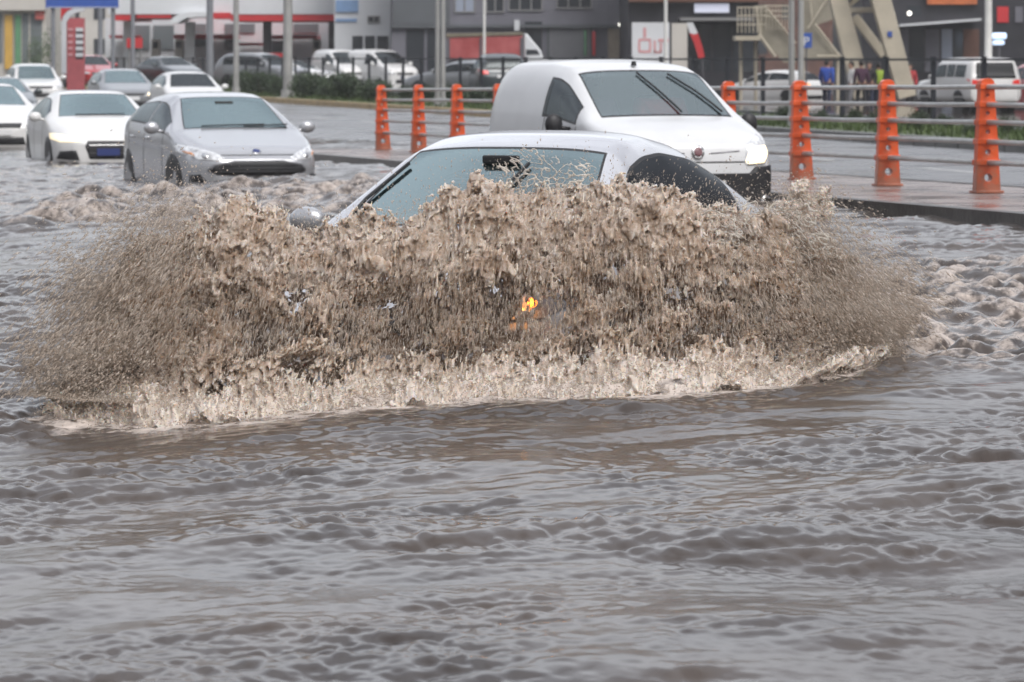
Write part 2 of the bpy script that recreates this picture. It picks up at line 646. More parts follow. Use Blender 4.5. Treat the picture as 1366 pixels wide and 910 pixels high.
def post_mesh():
    """Tapered flat post: stacked panels each with a round hole, collars where rails pass, rounded cap."""
    mb = MB()
    T = 0.05                                          # half thickness
    hw = lambda z: lerp(0.122, 0.062, z / POST_H)      # half width
    cuts = [0.0] + [f * POST_H for f in sorted(RAIL_F)]
    N = 24
    for i in range(5):
        z0, z1 = cuts[i] + (0.014 if i else 0), cuts[i + 1] - 0.014
        zc = (z0 + z1) / 2 + (0.008 if i == 0 else 0)
        r = (0.036, 0.026, 0.02, 0.017, 0.014)[i]
        outer, inner = [], []
        for k in range(N):
            t = 2 * math.pi * k / N
            c, s = math.cos(t), math.sin(t)
            inner.append((r * c, zc + r * s))
            # march to the panel's edge
            best = 9
            if s > 1e-6: best = min(best, (z1 - zc) / s)
            if s < -1e-6: best = min(best, (z0 - zc) / s)
            sl = (hw(z1) - hw(z0)) / (z1 - z0)
            for sg in (1, -1):
                den = sg * c - sl * s
                if den > 1e-6:
                    best = min(best, hw(zc) / den)
            outer.append((best * c, zc + best * s))
        # exact corners
        for cx, cz in ((hw(z0), z0), (-hw(z0), z0), (hw(z1), z1), (-hw(z1), z1)):
            j = min(range(N), key=lambda q: (outer[q][0] - cx) ** 2 + (outer[q][1] - cz) ** 2)
            outer[j] = (cx, cz)
        vs = []
        for yy in (-T, T):
            vs += [(x, yy, z) for x, z in outer] + [(x, yy * 0.9, z) for x, z in inner]
        fs = []
        for k in range(N):
            q = (k + 1) % N
            fs.append((k, q, N + q, N + k))
            fs.append((2 * N + k, 3 * N + k, 3 * N + q, 2 * N + q))
            fs.append((k, 2 * N + k, 2 * N + q, q))
            fs.append((N + k, N + q, 3 * N + q, 3 * N + k))
        mb.add(vs, fs)
    for f in RAIL_F:                                   # collars
        z = f * POST_H
        mb.box((0, 0, z), (2 * hw(z) + .022, 2 * T + .03, 0.05))
    z = RAIL_F[0] * POST_H
    prof = [(-hw(z), z + .02), (hw(z), z + .02), (hw(z) * .9, POST_H - .02), (hw(z) * .45, POST_H), (-hw(z) * .45, POST_H), (-hw(z) * .9, POST_H - .02)]
    mb.prism([(x, -T, zz) for x, zz in prof], (0, 2 * T, 0))
    mb.box((0, 0, 0.012), (0.27, 0.19, 0.024))         # foot plate
    return mb


post_a = [A0 + (A1 - A0) * i / 10.0 for i in range(-1, 11)]
barrier = empty('barrier_fence', rd(N_POST, A0, zmed(A0)), 0, 'low barrier of orange plastic posts and five grey tube rails along the wet median', 'barrier')
inv = -barrier.location
po = None
for i, a in enumerate(post_a):
    c = rd(N_POST, a, zmed(a) + .002) + inv
    if po is None:
        po = post_mesh().build('post', m_orange, barrier, bevel=.004)
        p = po
    else:
        p = po.copy(); col.objects.link(p); p.parent = barrier
    p.location = c
    p.rotation_euler = (R(random.uniform(-1.5, 1.5)), R(random.uniform(-2, 2)), math.atan2(NA.y, NA.x) + R(random.uniform(-5, 5)))
for f in RAIL_F:
    pts = []
    for i, a in enumerate(post_a):
        pts.append(rd(N_POST, a, zmed(a) + f * POST_H) + inv)
        if i < len(post_a) - 1:
            am = (a + post_a[i + 1]) / 2
            pts.append(rd(N_POST, am, zmed(am) + f * POST_H - random.uniform(.0, .008)) + inv)
    pts.append(rd(N_POST, post_a[-1] + .12, zmed(A1) + f * POST_H) + inv)
    MB().tube(pts, 0.024, 10).build('rail', m_rail, barrier, smooth=True)

# ------------------------------------------------------------------ dark mesh fence behind the verge
m_fence = mat('navy_fence_paint', (0.012, 0.015, 0.022), 0.5, var=0.2)
fa = [56.3 + 2.6 * i for i in range(62)]
fz = VERGE_Z
fence = empty('mesh_fence', rd(26.3, fa[0], fz), 0, 'long dark navy fence of square posts with a top rail behind the planted verge', 'fence')
inv = -fence.location
rz = math.atan2(NA.y, NA.x)
fp = None
for a in fa:
    c = rd(26.3, a, 0) + Vector((inv.x, inv.y, 0))
    if fp is None:
        fp = MB().box((0, 0, 0.70), (0.085, 0.085, 1.40)).box((0, 0, 1.41), (.1, .1, .02)).build('post', m_fence, fence)
        p = fp
    else:
        p = fp.copy(); col.objects.link(p); p.parent = fence
    p.location = c
    p.rotation_euler = (0, 0, rz)
e0, e1 = rd(26.3, fa[0], 0), rd(26.3, fa[-1], 0)
for zz, nm in ((1.36, 'top_rail'), (0.12, 'bottom_rail')):
    mid = (e0 + e1) / 2 + Vector((inv.x, inv.y, zz))
    MB().box(mid, (0.05, (e1 - e0).length, 0.045), rz=rz).build(nm, m_fence, fence)

# ------------------------------------------------------------------ street poles
m_pole = mat('galvanised_pole', (0.36, 0.36, 0.35), 0.45, metal=0.35, var=0.12, vscale=2.0)
m_poled = mat('dark_grey_pole', (0.19, 0.20, 0.22), 0.5, var=0.12, vscale=2.0)
m_polew = mat('white_pole', (0.62, 0.62, 0.60), 0.5, var=0.08, vscale=2.0)


def pole(px, n, r, h, m, label, base_z=VERGE_Z, lamp=True, group='poles along the verge', Y=None):
    loc = rd(n, a_of(n, px), base_z) if Y is None else Vector(((px - 683) / FPX * Y, Y, base_z))
    t = empty('street_pole', loc, 0, label, 'pole', group)
    MB().cyl((0, 0, 0), (0, 0, h), r, r * .72, 16).build('shaft', m, t, smooth='auto')
    MB().cyl((0, 0, 0), (0, 0, 0.28), r * 1.45, r * 1.3, 16).box((0, 0, .012), (r * 4.4, r * 4.4, .024)).build('base', m, t, smooth='auto')
    if lamp:
        b = MB().tube([(0, 0, h - .05), (0.25, -.9, h + .35), (.4, -1.7, h + .42)], .035, 8).build('arm', m, t, smooth='auto')
        MB().box((.45, -1.95, h + .42), (.22, .6, .1)).build('lamp_head', m, b, bevel=.03)
    return t


pole(1056, 23.3, .062, 7.5, m_pole, 'pale steel pole beside the stairs, left one of a close pair', lamp=False)
pole(1068.5, 23.3, .062, 7.5, m_pole, 'pale steel pole beside the stairs, right one of a close pair with a lamp arm')
pole(583.5, 23.3, .070, 7.5, m_pole, 'pale steel pole by the red truck, left one of a close pair', lamp=False)
pole(591, 23.3, .070, 7.5, m_pole, 'pale steel pole by the red truck, right of a close pair, with a lamp arm')
pole(384, 23.3, .175, 9, m_pole, 'thick pale grey pole in front of the filling station')
pole(315, 23.3, .115, 9, m_pole, 'slim grey pole at the edge of the dark shrubs left of the thick pole')
pole(280, 23.3, .150, 9, m_poled, 'grey pole in front of the red and white canopy')
pole(646, 30, .055, 8, m_polew, 'thin pale pole rising in front of the red truck', base_z=float(zlot(30)), lamp=False)
pole(888, 31, .06, 8, m_polew, 'thin pale pole in front of the dark shop fascia', base_z=float(zlot(31)), lamp=False)
pole(1318.5, 41, .125, 8, m_polew, 'thick white pole rising behind the white jeep', base_z=float(zlot(41)), lamp=False)
pole(134, 23.3, .13, 9, m_poled, 'grey pole beside the price totem carrying the blue road sign')
pole(177, 23.3, .11, 9, m_poled, 'grey pole holding the right end of the blue road sign', lamp=False)

# ------------------------------------------------------------------ shrubs of the verge
m_leafd = mat('shrub_leaves', (0.012, 0.024, 0.012), 0.6, col2=(0.045, 0.07, 0.03), vscale=2.5)
m_stem = mat('shrub_stems', (0.05, 0.035, 0.02), 0.8)


def shrub_meshes(seed, rx, h, nleaf):
    r = np.random.default_rng(seed)
    # clumps
    nc = 9
    cc = np.stack([r.normal(0, rx * .45, nc), r.normal(0, rx * .45, nc), r.uniform(.35, .85, nc) * h], 1)
    pick = r.integers(0, nc, nleaf)
    p = cc[pick] + r.normal(0, 1, (nleaf, 3)) * np.array([rx * .25, rx * .25, h * .17])
    p[:, 2] = np.clip(p[:, 2], .04, h * 1.15)
    d = r.normal(0, 1, (nleaf, 3)); d /= np.linalg.norm(d, axis=1)[:, None]
    e = np.cross(d, r.normal(0, 1, (nleaf, 3))); e /= np.linalg.norm(e, axis=1)[:, None]
    L = r.uniform(.035, .075, nleaf)[:, None]
    V = np.empty((nleaf * 4, 3))
    V[0::4] = p - d * L; V[1::4] = p + e * L * .45; V[2::4] = p + d * L; V[3::4] = p - e * L * .45
    return V, np.arange(nleaf * 4).reshape(-1, 4)


sh_proto = []
for s in range(3):
    V, F = shrub_meshes(50 + s, .55, .8, 1100)
    me_o = np_mesh('foliage', V, F, m_leafd, smooth=False)
    st = MB()
    for k in range(5):
        t = k * 1.3
        st.tube([(0, 0, 0), (.1 * math.cos(t), .1 * math.sin(t), .25), (.28 * math.cos(t), .28 * math.sin(t), .6)], [.02, .014, .006], 6)
    so = st.build('stem', m_stem)
    sh_proto.append((me_o.data, so.data))
    bpy.data.objects.remove(me_o); bpy.data.objects.remove(so)


def shrub(px, n, sc, lab, i):
    t = empty('shrub', rd(n, a_of(n, px), VERGE_Z), random.uniform(0, 6), lab, 'shrub', 'dark shrubs planted on the verge')
    for nm, me in zip(('foliage', 'stem'), sh_proto[i % 3]):
        o = bpy.data.objects.new(nm, me)
        col.objects.link(o); o.parent = t
    t.scale = (sc, sc, sc * random.uniform(.85, 1.15))


SH_LAB = 'dark green shrub in the dense bed between the thick grey pole and the orange barrier'
for i, px in enumerate(range(318, 515, 7)):
    shrub(px + random.uniform(-3, 3), random.choice((23.7, 24.3, 25.0, 25.7)), random.uniform(.75, 1.1) * (1.0 if px < 470 else .8), SH_LAB, i)
for i, px in enumerate((545, 572, 604, 632, 655)):
    shrub(px, 24.4 + (i % 3) * .6, random.uniform(.55, .75), 'low green shrub on the verge behind the three far orange posts', i)
for i, px in enumerate((1052, 1095, 1142, 1172, 1225, 1262, 1300, 1345)):
    shrub(px, 24 + (i % 3) * .8, random.uniform(.32, .5), 'small sparse plant on the verge behind the near orange posts', i)
# ------------------------------------------------------------------ vehicles
m_seal = mat('black_rubber', (0.012, 0.012, 0.013), 0.5)
m_tyre = mat('wet_tyre', (0.018, 0.018, 0.018), 0.45, bump=.2, bscale=30)
m_rim = mat('alloy_rim', (0.35, 0.35, 0.36), 0.3, metal=0.8)
m_plastic = mat('black_plastic', (0.018, 0.018, 0.02), 0.5, var=0.2, vscale=6.0)
m_chrome = mat('chrome', (0.7, 0.7, 0.7), 0.12, metal=1.0)
m_cabin = mat('dark_cabin', (0.03, 0.03, 0.033), 0.8)
m_plate = mat('plate_white', (0.65, 0.66, 0.66), 0.4)
m_plateb = mat('plate_blue', (0.025, 0.04, 0.15), 0.4)
m_lampglass = mat('lamp_glass', (0.66, 0.67, 0.68), 0.10, metal=0.45, coat=0.6, var=0.35, vscale=16.0)
m_lit = mat('lit_headlamp', (0.6, 0.58, 0.52), 0.2, emit=(1.0, 0.80, 0.50), estr=1.7)
m_litsoft = mat('lit_headlamp_lens', (0.6, 0.58, 0.52), 0.2, emit=(1.0, 0.84, 0.56), estr=1.0)
m_win_dark = mat('rear_glass', (.012, .013, .014), .1)
m_steelgrey = mat('grey_trim', (.16, .16, .17), .4, metal=.3)
m_amber = mat('amber_lit_lamp', (0.9, 0.25, 0.03), 0.3, emit=(1.0, 0.33, 0.06), estr=1.3)
m_ambersoft = mat('amber_lens', (0.55, 0.24, 0.10), 0.25, emit=(1.0, 0.32, 0.06), estr=0.06, coat=.6)
m_tail = mat('tail_lamp_red', (0.45, 0.012, 0.01), 0.2, coat=0.8, emit=(1, .05, .03), estr=0.25)
m_glass = glass_mat('car_glass', refl=.19, body=(.032, .062, .066), gloss=(.76, .94, .97), milk=.18)
m_glassd = glass_mat('car_glass_dark', tint=(.22, .25, .25), refl=0.0, body=(.010, .012, .013), gloss=(.62, .68, .70))
p_silver = mat('silver_paint', (0.42, 0.43, 0.45), 0.27, metal=0.5, coat=0.8, var=.03, vscale=1.5, bump=.02, bscale=160)
p_pale = mat('pale_silver_paint', (0.50, 0.51, 0.54), 0.26, metal=0.4, coat=0.8, var=.03, vscale=1.5, bump=.02, bscale=160)
p_white = mat('white_paint', (0.64, 0.64, 0.63), 0.32, coat=0.7, var=.04, vscale=1.2, bump=.02, bscale=160)
p_vanwhite = mat('van_white_paint', (0.61, 0.62, 0.63), 0.4, coat=0.5, var=.05, vscale=1.4, bump=.02, bscale=160)
p_grey = mat('grey_paint', (0.22, 0.23, 0.24), 0.3, metal=0.5, coat=0.8)
p_dark = mat('dark_paint', (0.035, 0.045, 0.05), 0.3, metal=0.3, coat=0.8)
p_blue = mat('blue_paint', (0.03, 0.09, 0.24), 0.3, metal=0.3, coat=0.8)
p_red = mat('red_paint', (0.36, 0.012, 0.015), 0.35, coat=0.8)


def curve(pts, xs, sm):
    pts = sorted(pts)
    px, pv = np.array([p[0] for p in pts]), np.array([p[1] for p in pts])
    fine = np.linspace(px[0] - .6, px[-1] + .6, 1200)
    v = np.interp(fine, px, pv)
    h = fine[1] - fine[0]
    n = max(1, int(3 * sm / h))
    kx = np.arange(-n, n + 1) * h
    kk = np.exp(-kx ** 2 / (2 * sm * sm)); kk /= kk.sum()
    vp = np.pad(v, n, mode='edge')
    v = np.convolve(vp, kk, mode='valid')
    return np.interp(xs, fine, v)


def bspline(ctrl, T):
    """Quadratic B-spline through a list of 2-D controls (ends doubled); T in 0..len(ctrl)."""
    c = [ctrl[0]] + list(ctrl) + [ctrl[-1]]
    out = []
    for t in T:
        j = min(int(t), len(ctrl) - 1)
        f = t - j
        a, b, d = c[j], c[j + 1], c[j + 2]
        w0, w1, w2 = .5 * (1 - f) ** 2, .5 * (-2 * f * f + 2 * f + 1), .5 * f * f
        out.append((a[0] * w0 + b[0] * w1 + d[0] * w2, a[1] * w0 + b[1] * w1 + d[1] * w2))
    return out


class Shell:
    pass


def make_shell(sp, res=1.0):
    L, W = sp['L'], sp['W']
    xs = set(np.round(np.linspace(-L / 2, L / 2, int(86 * res)), 4))
    sw = sp.get('sw', .028)
    for a, b in sp['side']:
        for q in (a, b): xs |= {q, round(q - sw, 4), round(q + sw, 4)}
    for q in sp['screen'] + sp.get('rear', []): xs |= {q, round(q - sw, 4), round(q + sw, 4)}
    xs = np.array(sorted(xs))
    keep = [0]
    special = set(np.round([q + d for a, b in sp['side'] for q in (a, b) for d in (-sw, 0, sw)] + [q + d for q in sp['screen'] + sp.get('rear', []) for d in (-sw, 0, sw)], 4))
    for i in range(1, len(xs)):
        if xs[i] - xs[keep[-1]] < .011:
            if round(xs[i], 4) in special and round(xs[keep[-1]], 4) not in special:
                keep[-1] = i
            elif round(xs[i], 4) in special:
                keep.append(i)
        else:
            keep.append(i)
    xs = xs[keep]
    top = curve(sp['top'], xs, sp.get('sm', .045))
    belt = curve(sp['belt'], xs, .08)
    plan = curve(sp['plan'], xs, sp.get('smp', .06)) * W / 2
    bot = curve(sp['bot'], xs, .06)
    T0, T1, TS = sp.get('tw0', 3.62), sp.get('tw1', 4.30), sp.get('ts', 4.95)
    tsw = .055
    Th = sorted(set(np.round(list(np.linspace(0, 6.5, int(34 * res))) + [T0, T0 - tsw, T1, T1 + tsw, TS, TS - tsw], 4)))
    kk = [Th[0]]
    spt = {round(v, 4) for v in (T0, T0 - tsw, T1, T1 + tsw, TS, TS - tsw)}
    for t in Th[1:]:
        if t - kk[-1] < .03 and t not in spt:
            continue
        if t - kk[-1] < .03 and kk[-1] not in spt and len(kk) > 1:
            kk[-1] = t
        else:
            kk.append(t)
    Th = kk
    T = Th + [13 - t for t in reversed(Th[:-1])]
    V, rows = [], []
    rh = max(sp['top'], key=lambda p: p[1])[1]
    for i, x in enumerate(xs):
        zt, zb, w = top[i], bot[i], plan[i]
        zs = min(belt[i], zt - .05)
        zs = max(zs, zb + .12)
        g = min(1, max(0, (zt - zs - .05) / max(.05, rh - belt[i] - .05)))
        wt = lerp(w * .90, min(w, W / 2) * sp['roofw'], g)
        cr = sp.get('crown', .035)
        ze = zt - lerp(.018, cr, g)
        c = [(w * .86, zb), (w * .985, zb + .10), (w * 1.0, lerp(zb, zs, .55)), (w * .985, zs), (wt, ze), (wt * .62, zt - .006), (0, zt)]
        full = c + [(-a, b) for a, b in reversed(c[:-1])]
        rows.append([(x, y, z) for y, z in bspline(full, T)])
    nT = len(T)
    for r in rows: V += r
    F, cls = [], []

    def classify(x, t):
        t = min(t, 13 - t)
        s0, s1 = sp['screen']
        if s0 < x < s1 and t > TS: return 'windscreen'
        if s0 - sw < x < s1 + sw and t > TS - tsw: return 'window_seal'
        if sp.get('rear'):
            r0, r1 = sp['rear']
            if r0 < x < r1 and t > TS: return 'rear_window'
            if r0 - sw < x < r1 + sw and t > TS - tsw: return 'window_seal'
        for a, b in sp['side']:
            if a < x < b and T0 < t < T1: return 'side_window'
        for a, b in sp['side']:
            if a - sw < x < b + sw and T0 - tsw < t < T1 + tsw: return 'window_seal'
        return 'body'
    for i in range(len(xs) - 1):
        for k in range(nT - 1):
            F.append((i * nT + k, i * nT + k + 1, (i + 1) * nT + k + 1, (i + 1) * nT + k))
            cls.append((classify((xs[i] + xs[i + 1]) / 2, (T[k] + T[k + 1]) / 2), 1 if T[k] < 6.5 else -1, (xs[i] + xs[i + 1]) / 2))
        F.append((i * nT + nT - 1, i * nT, (i + 1) * nT, (i + 1) * nT + nT - 1))
        cls.append(('body', 0, 0))
    # rounded nose and tail caps
    for end, sg in ((len(xs) - 1, 1), (0, -1)):
        ring = list(range(end * nT, end * nT + nT))
        cx = V[ring[0]][0]
        cz = (top[end] + bot[end]) / 2
        prev = ring
        for sc, dx in ((.95, .022), (.8, .045), (.5, .06), (.2, .066)):
            b = len(V)
            V += [(cx + sg * dx, V[q][1] * sc, cz + (V[q][2] - cz) * sc) for q in ring]
            cur = list(range(b, b + nT))
            for k in range(nT):
                q = (k + 1) % nT
                F.append((prev[k], prev[q], cur[q], cur[k]) if sg < 0 else (prev[k], cur[k], cur[q], prev[q]))
                cls.append(('body', 0, 0))
            prev = cur
        F.append(tuple(prev) if sg > 0 else tuple(reversed(prev)))
        cls.append(('body', 0, 0))
    s = Shell()
    s.V, s.F, s.cls = [Vector(v) for v in V], F, cls
    s.bvh = BVHTree.FromPolygons(s.V, F)
    s.sp = sp
    s.wmax = W / 2
    return s


def sub_mesh(name, V, F, m, parent, smooth='auto', ang=38):
    used, out = {}, []
    for f in F:
        out.append(tuple(used.setdefault(i, len(used)) for i in f))
    me = bpy.data.meshes.new(name)
    inv = sorted(used, key=used.get)
    me.from_pydata([tuple(V[i]) for i in inv], [], out)
    bm = bmesh.new(); bm.from_mesh(me)
    bmesh.ops.recalc_face_normals(bm, faces=bm.faces) if name == 'body' else None
    bm.to_mesh(me); bm.free()
    return link(name, me, m, parent, smooth)


def patch(sh, name, poly, m, parent, az=0.0, off=.006, thick=.012, step=.05, org=(0, 0)):
    """Lay a panel of the given outline (lateral, height) on the shell, seen from azimuth az (degrees, 0 = front, 90 = left)."""
    a = R(az)
    d = Vector((math.cos(a), math.sin(a), 0))
    e = Vector((-math.sin(a), math.cos(a), 0))
    bm = bmesh.new()
    vs = [bm.verts.new((p[0], 0, p[1])) for p in poly]
    bm.faces.new(vs)
    lo = min(p[0] for p in poly); hi = max(p[0] for p in poly)
    x = math.ceil(lo / step) * step
    while x < hi:
        bmesh.ops.bisect_plane(bm, geom=bm.verts[:] + bm.edges[:] + bm.faces[:], plane_co=(x, 0, 0), plane_no=(1, 0, 0))
        x += step
    lo = min(p[1] for p in poly); hi = max(p[1] for p in poly)
    z = math.ceil(lo / step) * step
    while z < hi:
        bmesh.ops.bisect_plane(bm, geom=bm.verts[:] + bm.edges[:] + bm.faces[:], plane_co=(0, 0, z), plane_no=(0, 0, 1))
        z += step
    dead = []
    for v in bm.verts:
        o = e * v.co.x + Vector((0, 0, v.co.z)) + d * 6
        hit = sh.bvh.ray_cast(o, -d)
        if hit[0] is None:
            dead.append(v)
        else:
            n = hit[1]
            if n.dot(d) < 0: n = -n
            v.co = hit[0] + n * off
    if dead:
        bmesh.ops.delete(bm, geom=dead, context='VERTS')
    bmesh.ops.recalc_face_normals(bm, faces=bm.faces)
    for f in bm.faces:
        if f.normal.dot(d) < 0: f.normal_flip()
    me = bpy.data.meshes.new(name)
    bm.to_mesh(me); bm.free()
    o = link(name, me, m, parent, True)
    s = o.modifiers.new("thickness", 'SOLIDIFY')
    s.thickness = off + thick
    s.offset = -1
    return o


def disc(cx, cz, r, n=18, sz=1.0):
    return [(cx + r * math.cos(2 * math.pi * k / n), cz + r * sz * math.sin(2 * math.pi * k / n)) for k in range(n)]


def strip(p, q, w):
    (a, b), (c, d) = p, q
    l = math.hypot(c - a, d - b)
    nx, nz = -(d - b) / l * w / 2, (c - a) / l * w / 2
    return [(a + nx, b + nz), (c + nx, d + nz), (c - nx, d - nz), (a - nx, b - nz)]


def surf(sh, az, a, z, off=0.0):
    ar = R(az)
    d = Vector((math.cos(ar), math.sin(ar), 0)); e = Vector((-math.sin(ar), math.cos(ar), 0))
    h = sh.bvh.ray_cast(e * a + Vector((0, 0, z)) + d * 6, -d)
    return (h[0] + d * off) if h[0] is not None else (e * a + Vector((0, 0, z)))


def surf_top(sh, x, y, off=0.0):
    h = sh.bvh.ray_cast(Vector((x, y, 5)), Vector((0, 0, -1)))
    return h[0] + h[1] * (off if h[1].z > 0 else -off)


def wheels(sp, sh, root, rim=True):
    r = sp.get('wr', .315)
    first = None
    for x in sp['axles']:
        for s in (1, -1):
            y = s * (sp['W'] / 2 - .075)
            az = 90 * s
            arch = [(-s * x + (r + .055) * math.cos(t), r + (r + .06) * math.sin(t)) for t in np.linspace(-.35, math.pi + .35, 22)]
            # lateral axis of the side view: e = (-sin az, cos az) -> for az=90 it is -x, for -90 it is +x
            patch(sh, 'wheel_arch', arch, m_plastic, root, az=az, off=.004, thick=.01, step=.1)
            if first is None:
                w = MB().cyl((0, -.10, 0), (0, .10, 0), r, r, 28).build('wheel', m_tyre, root, smooth='auto', bevel=.02)
                if rim:
                    q = MB().cyl((0, -.108, 0), (0, .108, 0), r * .66, r * .66, 24)
                    q.build('rim', m_rim, w, smooth='auto', bevel=.01)
                first = w
            else:
                w = copy_tree(first, root)
            w.location = (x, s * (sp['W'] / 2 - .125), r)


def mirror(sh, root, x, y, z, m, s, size=(.11, .20, .15)):
    """Door mirror: a housing on a stalk, with the dark glass on its rear."""
    b = MB().ball((0, s * .10, 0), (size[0] * .55, size[1] * .52, size[2] * .52), 16, 10)
    b.tube([(0, -s * .06, -.05), (0, s * .06, -.03)], .025, 8)
    o = b.build('mirror', m, root, smooth=True)
    o.location = (x, y, z)
    g = MB().ball((-size[0] * .47, s * .10, 0), (.02, size[1] * .42, size[2] * .40), 14, 8).build('mirror_glass', m_seal, o, smooth=True)
    return o


def wiper(sh, root, pts):
    """pts: list of (x, y) in plan, laid on the windscreen."""
    p = [surf_top(sh, x, y, .02) for x, y in pts]
    o = MB().tube(p, .010, 6).build('wiper', m_seal, root, smooth=True)
    return o


def seats(root, xf, w, z0, zt, rows=2):
    mb = MB()
    for s in (-1, 1):
        y = s * w * .24
        mb.box((xf, y, z0 + .12), (.5, .48, .16))
        mb.box((xf - .27, y, z0 + .45), (.14, .46, .62), M=Matrix.Rotation(R(-12), 3, 'Y'))
        mb.box((xf - .35, y, min(zt - .16, z0 + .86)), (.1, .25, .18))
    if rows > 1:
        mb.box((xf - 1.1, 0, z0 + .42), (.16, w * .72, .6), M=Matrix.Rotation(R(-14), 3, 'Y'))
    mb.box((xf + .78, 0, z0 + .36), (.4, w * .78, .2))
    mb.build('seats', m_cabin, root, bevel=.04)


def car(name, label, cat, sp, paint, loc, heading, group=None, res=1.0, extras=None, glass=None, cabin=True, shell=None):
    root = empty(name, loc, math.atan2(heading.y, heading.x), label, cat, group)
    sh = shell or make_shell(sp, res)
    glass = glass or m_glass
    groups = {}
    for f, (c, s, x) in zip(sh.F, sh.cls):
        key = c
        if c == 'side_window': key = (c, s, [i for i, (a, b) in enumerate(sp['side']) if a < x < b][0])
        groups.setdefault(key, []).append(f)
    for key, fs in groups.items():
        nm = key if isinstance(key, str) else key[0]
        m = paint if nm == 'body' else m_seal if nm == 'window_seal' else glass
        if nm == 'side_window' or nm == 'rear_window': m = sp.get('sideglass', m_glassd)
        sub_mesh(nm, sh.V, fs, m, root, True)
    wheels(sp, sh, root, rim=res > .5)
    if cabin:
        seats(root, sp['screen'][0] - .45, sp['W'], .42, max(p[1] for p in sp['top']))
    if extras:
        extras(root, sh, sp, paint)
    return root


def toward(F, h, L):
    """Root location from the middle of the front bumper."""
    return Vector((F[0], F[1], F[2])) - h * (L / 2)


# ---- silhouettes
SP_HATCH = dict(L=4.30, W=1.82, roofw=.66, wr=.325, axles=(1.30, -1.33),
    top=[(2.15, .66), (2.10, .73), (1.95, .80), (1.35, .94), (1.02, 1.02), (.22, 1.40), (-.1, 1.455), (-.55, 1.47), (-1.2, 1.42), (-1.62, 1.33), (-1.95, 1.06), (-2.1, .96), (-2.15, .90)],
    belt=[(2.15, .60), (1.0, .95), (-1.5, 1.06), (-2.15, 1.0)],
    bot=[(2.15, .24), (1.8, .17), (-1.8, .19), (-2.15, .32)],
    plan=[(2.15, .60), (2.06, .76), (1.85, .90), (1.4, .985), (.6, 1.0), (-1.3, .99), (-1.9, .92), (-2.15, .80)],
    screen=[.20, 1.0], rear=[-1.93, -1.55], side=[(-.28, .72), (-1.42, -.36)])
SP_SEDAN = dict(L=4.45, W=1.80, roofw=.66, wr=.32, axles=(1.33, -1.30),
    top=[(2.22, .66), (2.15, .74), (1.95, .82), (1.35, .95), (.98, 1.02), (.15, 1.37), (-.2, 1.41), (-.7, 1.42), (-1.05, 1.36), (-1.72, 1.06), (-2.15, 1.0), (-2.22, .85)],
    belt=[(2.2, .60), (1.0, .93), (-1.4, 1.0), (-2.2, .95)],
    bot=[(2.22, .24), (1.8, .17), (-1.8, .19), (-2.22, .32)],
    plan=[(2.22, .66), (2.10, .82), (1.9, .93), (1.4, .99), (.6, 1.0), (-1.3, .99), (-1.9, .93), (-2.22, .80)],
    screen=[.16, .96], rear=[-1.68, -1.08], side=[(-.32, .66), (-1.18, -.40)])
SP_SUV = dict(L=4.35, W=1.82, roofw=.72, wr=.34, axles=(1.3, -1.3),
    top=[(2.17, .80), (2.10, .90), (1.9, .98), (1.3, 1.08), (.98, 1.12), (.3, 1.58), (-.1, 1.65), (-.7, 1.67), (-1.6, 1.62), (-1.95, 1.45), (-2.12, 1.1), (-2.17, .9)],
    belt=[(2.15, .7), (1.0, 1.03), (-2.1, 1.1)],
    bot=[(2.17, .32), (1.8, .24), (-1.8, .26), (-2.17, .36)],
    plan=[(2.17, .72), (2.05, .87), (1.8, .96), (1.3, 1.0), (-1.5, 1.0), (-2.0, .93), (-2.17, .85)],
    screen=[.28, .98], rear=[-2.08, -1.85], side=[(-.3, .7), (-1.6, -.38)])
SP_JEEP = dict(L=3.9, W=1.78, roofw=.84, wr=.36, axles=(1.2, -1.2), sm=.03, smp=.04,
    top=[(1.95, .95), (1.88, 1.05), (.85, 1.12), (.7, 1.15), (.42, 1.66), (.2, 1.74), (-.6, 1.76), (-1.75, 1.74), (-1.9, 1.68), (-1.95, 1.2)],
    belt=[(1.9, .8), (.8, 1.08), (-1.9, 1.08)],
    bot=[(1.95, .42), (-1.95, .42)],
    plan=[(1.95, .84), (1.85, .95), (1.5, 1.0), (-1.7, 1.0), (-1.95, .94)],
    screen=[.43, .69], rear=[-1.94, -1.93], side=[(-.25, .45), (-.85, -.35), (-1.6, -.95)], tw1=4.2)
SP_VAN = dict(L=3.86, W=1.716, roofw=.80, wr=.30, axles=(1.22, -1.25), sm=.05, smp=.07, crown=.055,
    top=[(1.93, .93), (1.89, .99), (1.74, 1.06), (1.45, 1.13), (1.20, 1.18), (.46, 1.60), (.18, 1.68), (-.4, 1.72), (-1.4, 1.715), (-1.72, 1.66), (-1.86, 1.50), (-1.93, 1.1)],
    belt=[(1.93, .84), (1.2, 1.10), (-1.93, 1.14)],
    bot=[(1.93, .22), (1.6, .17), (-1.6, .19), (-1.93, .3)],
    plan=[(1.93, .82), (1.86, .92), (1.68, .97), (1.2, .995), (.6, 1.0), (-1.5, 1.0), (-1.8, .95), (-1.93, .86)],
    screen=[.44, 1.17], sw=.04, side=[(-.03, .90)], tw1=4.33, ts=4.88)
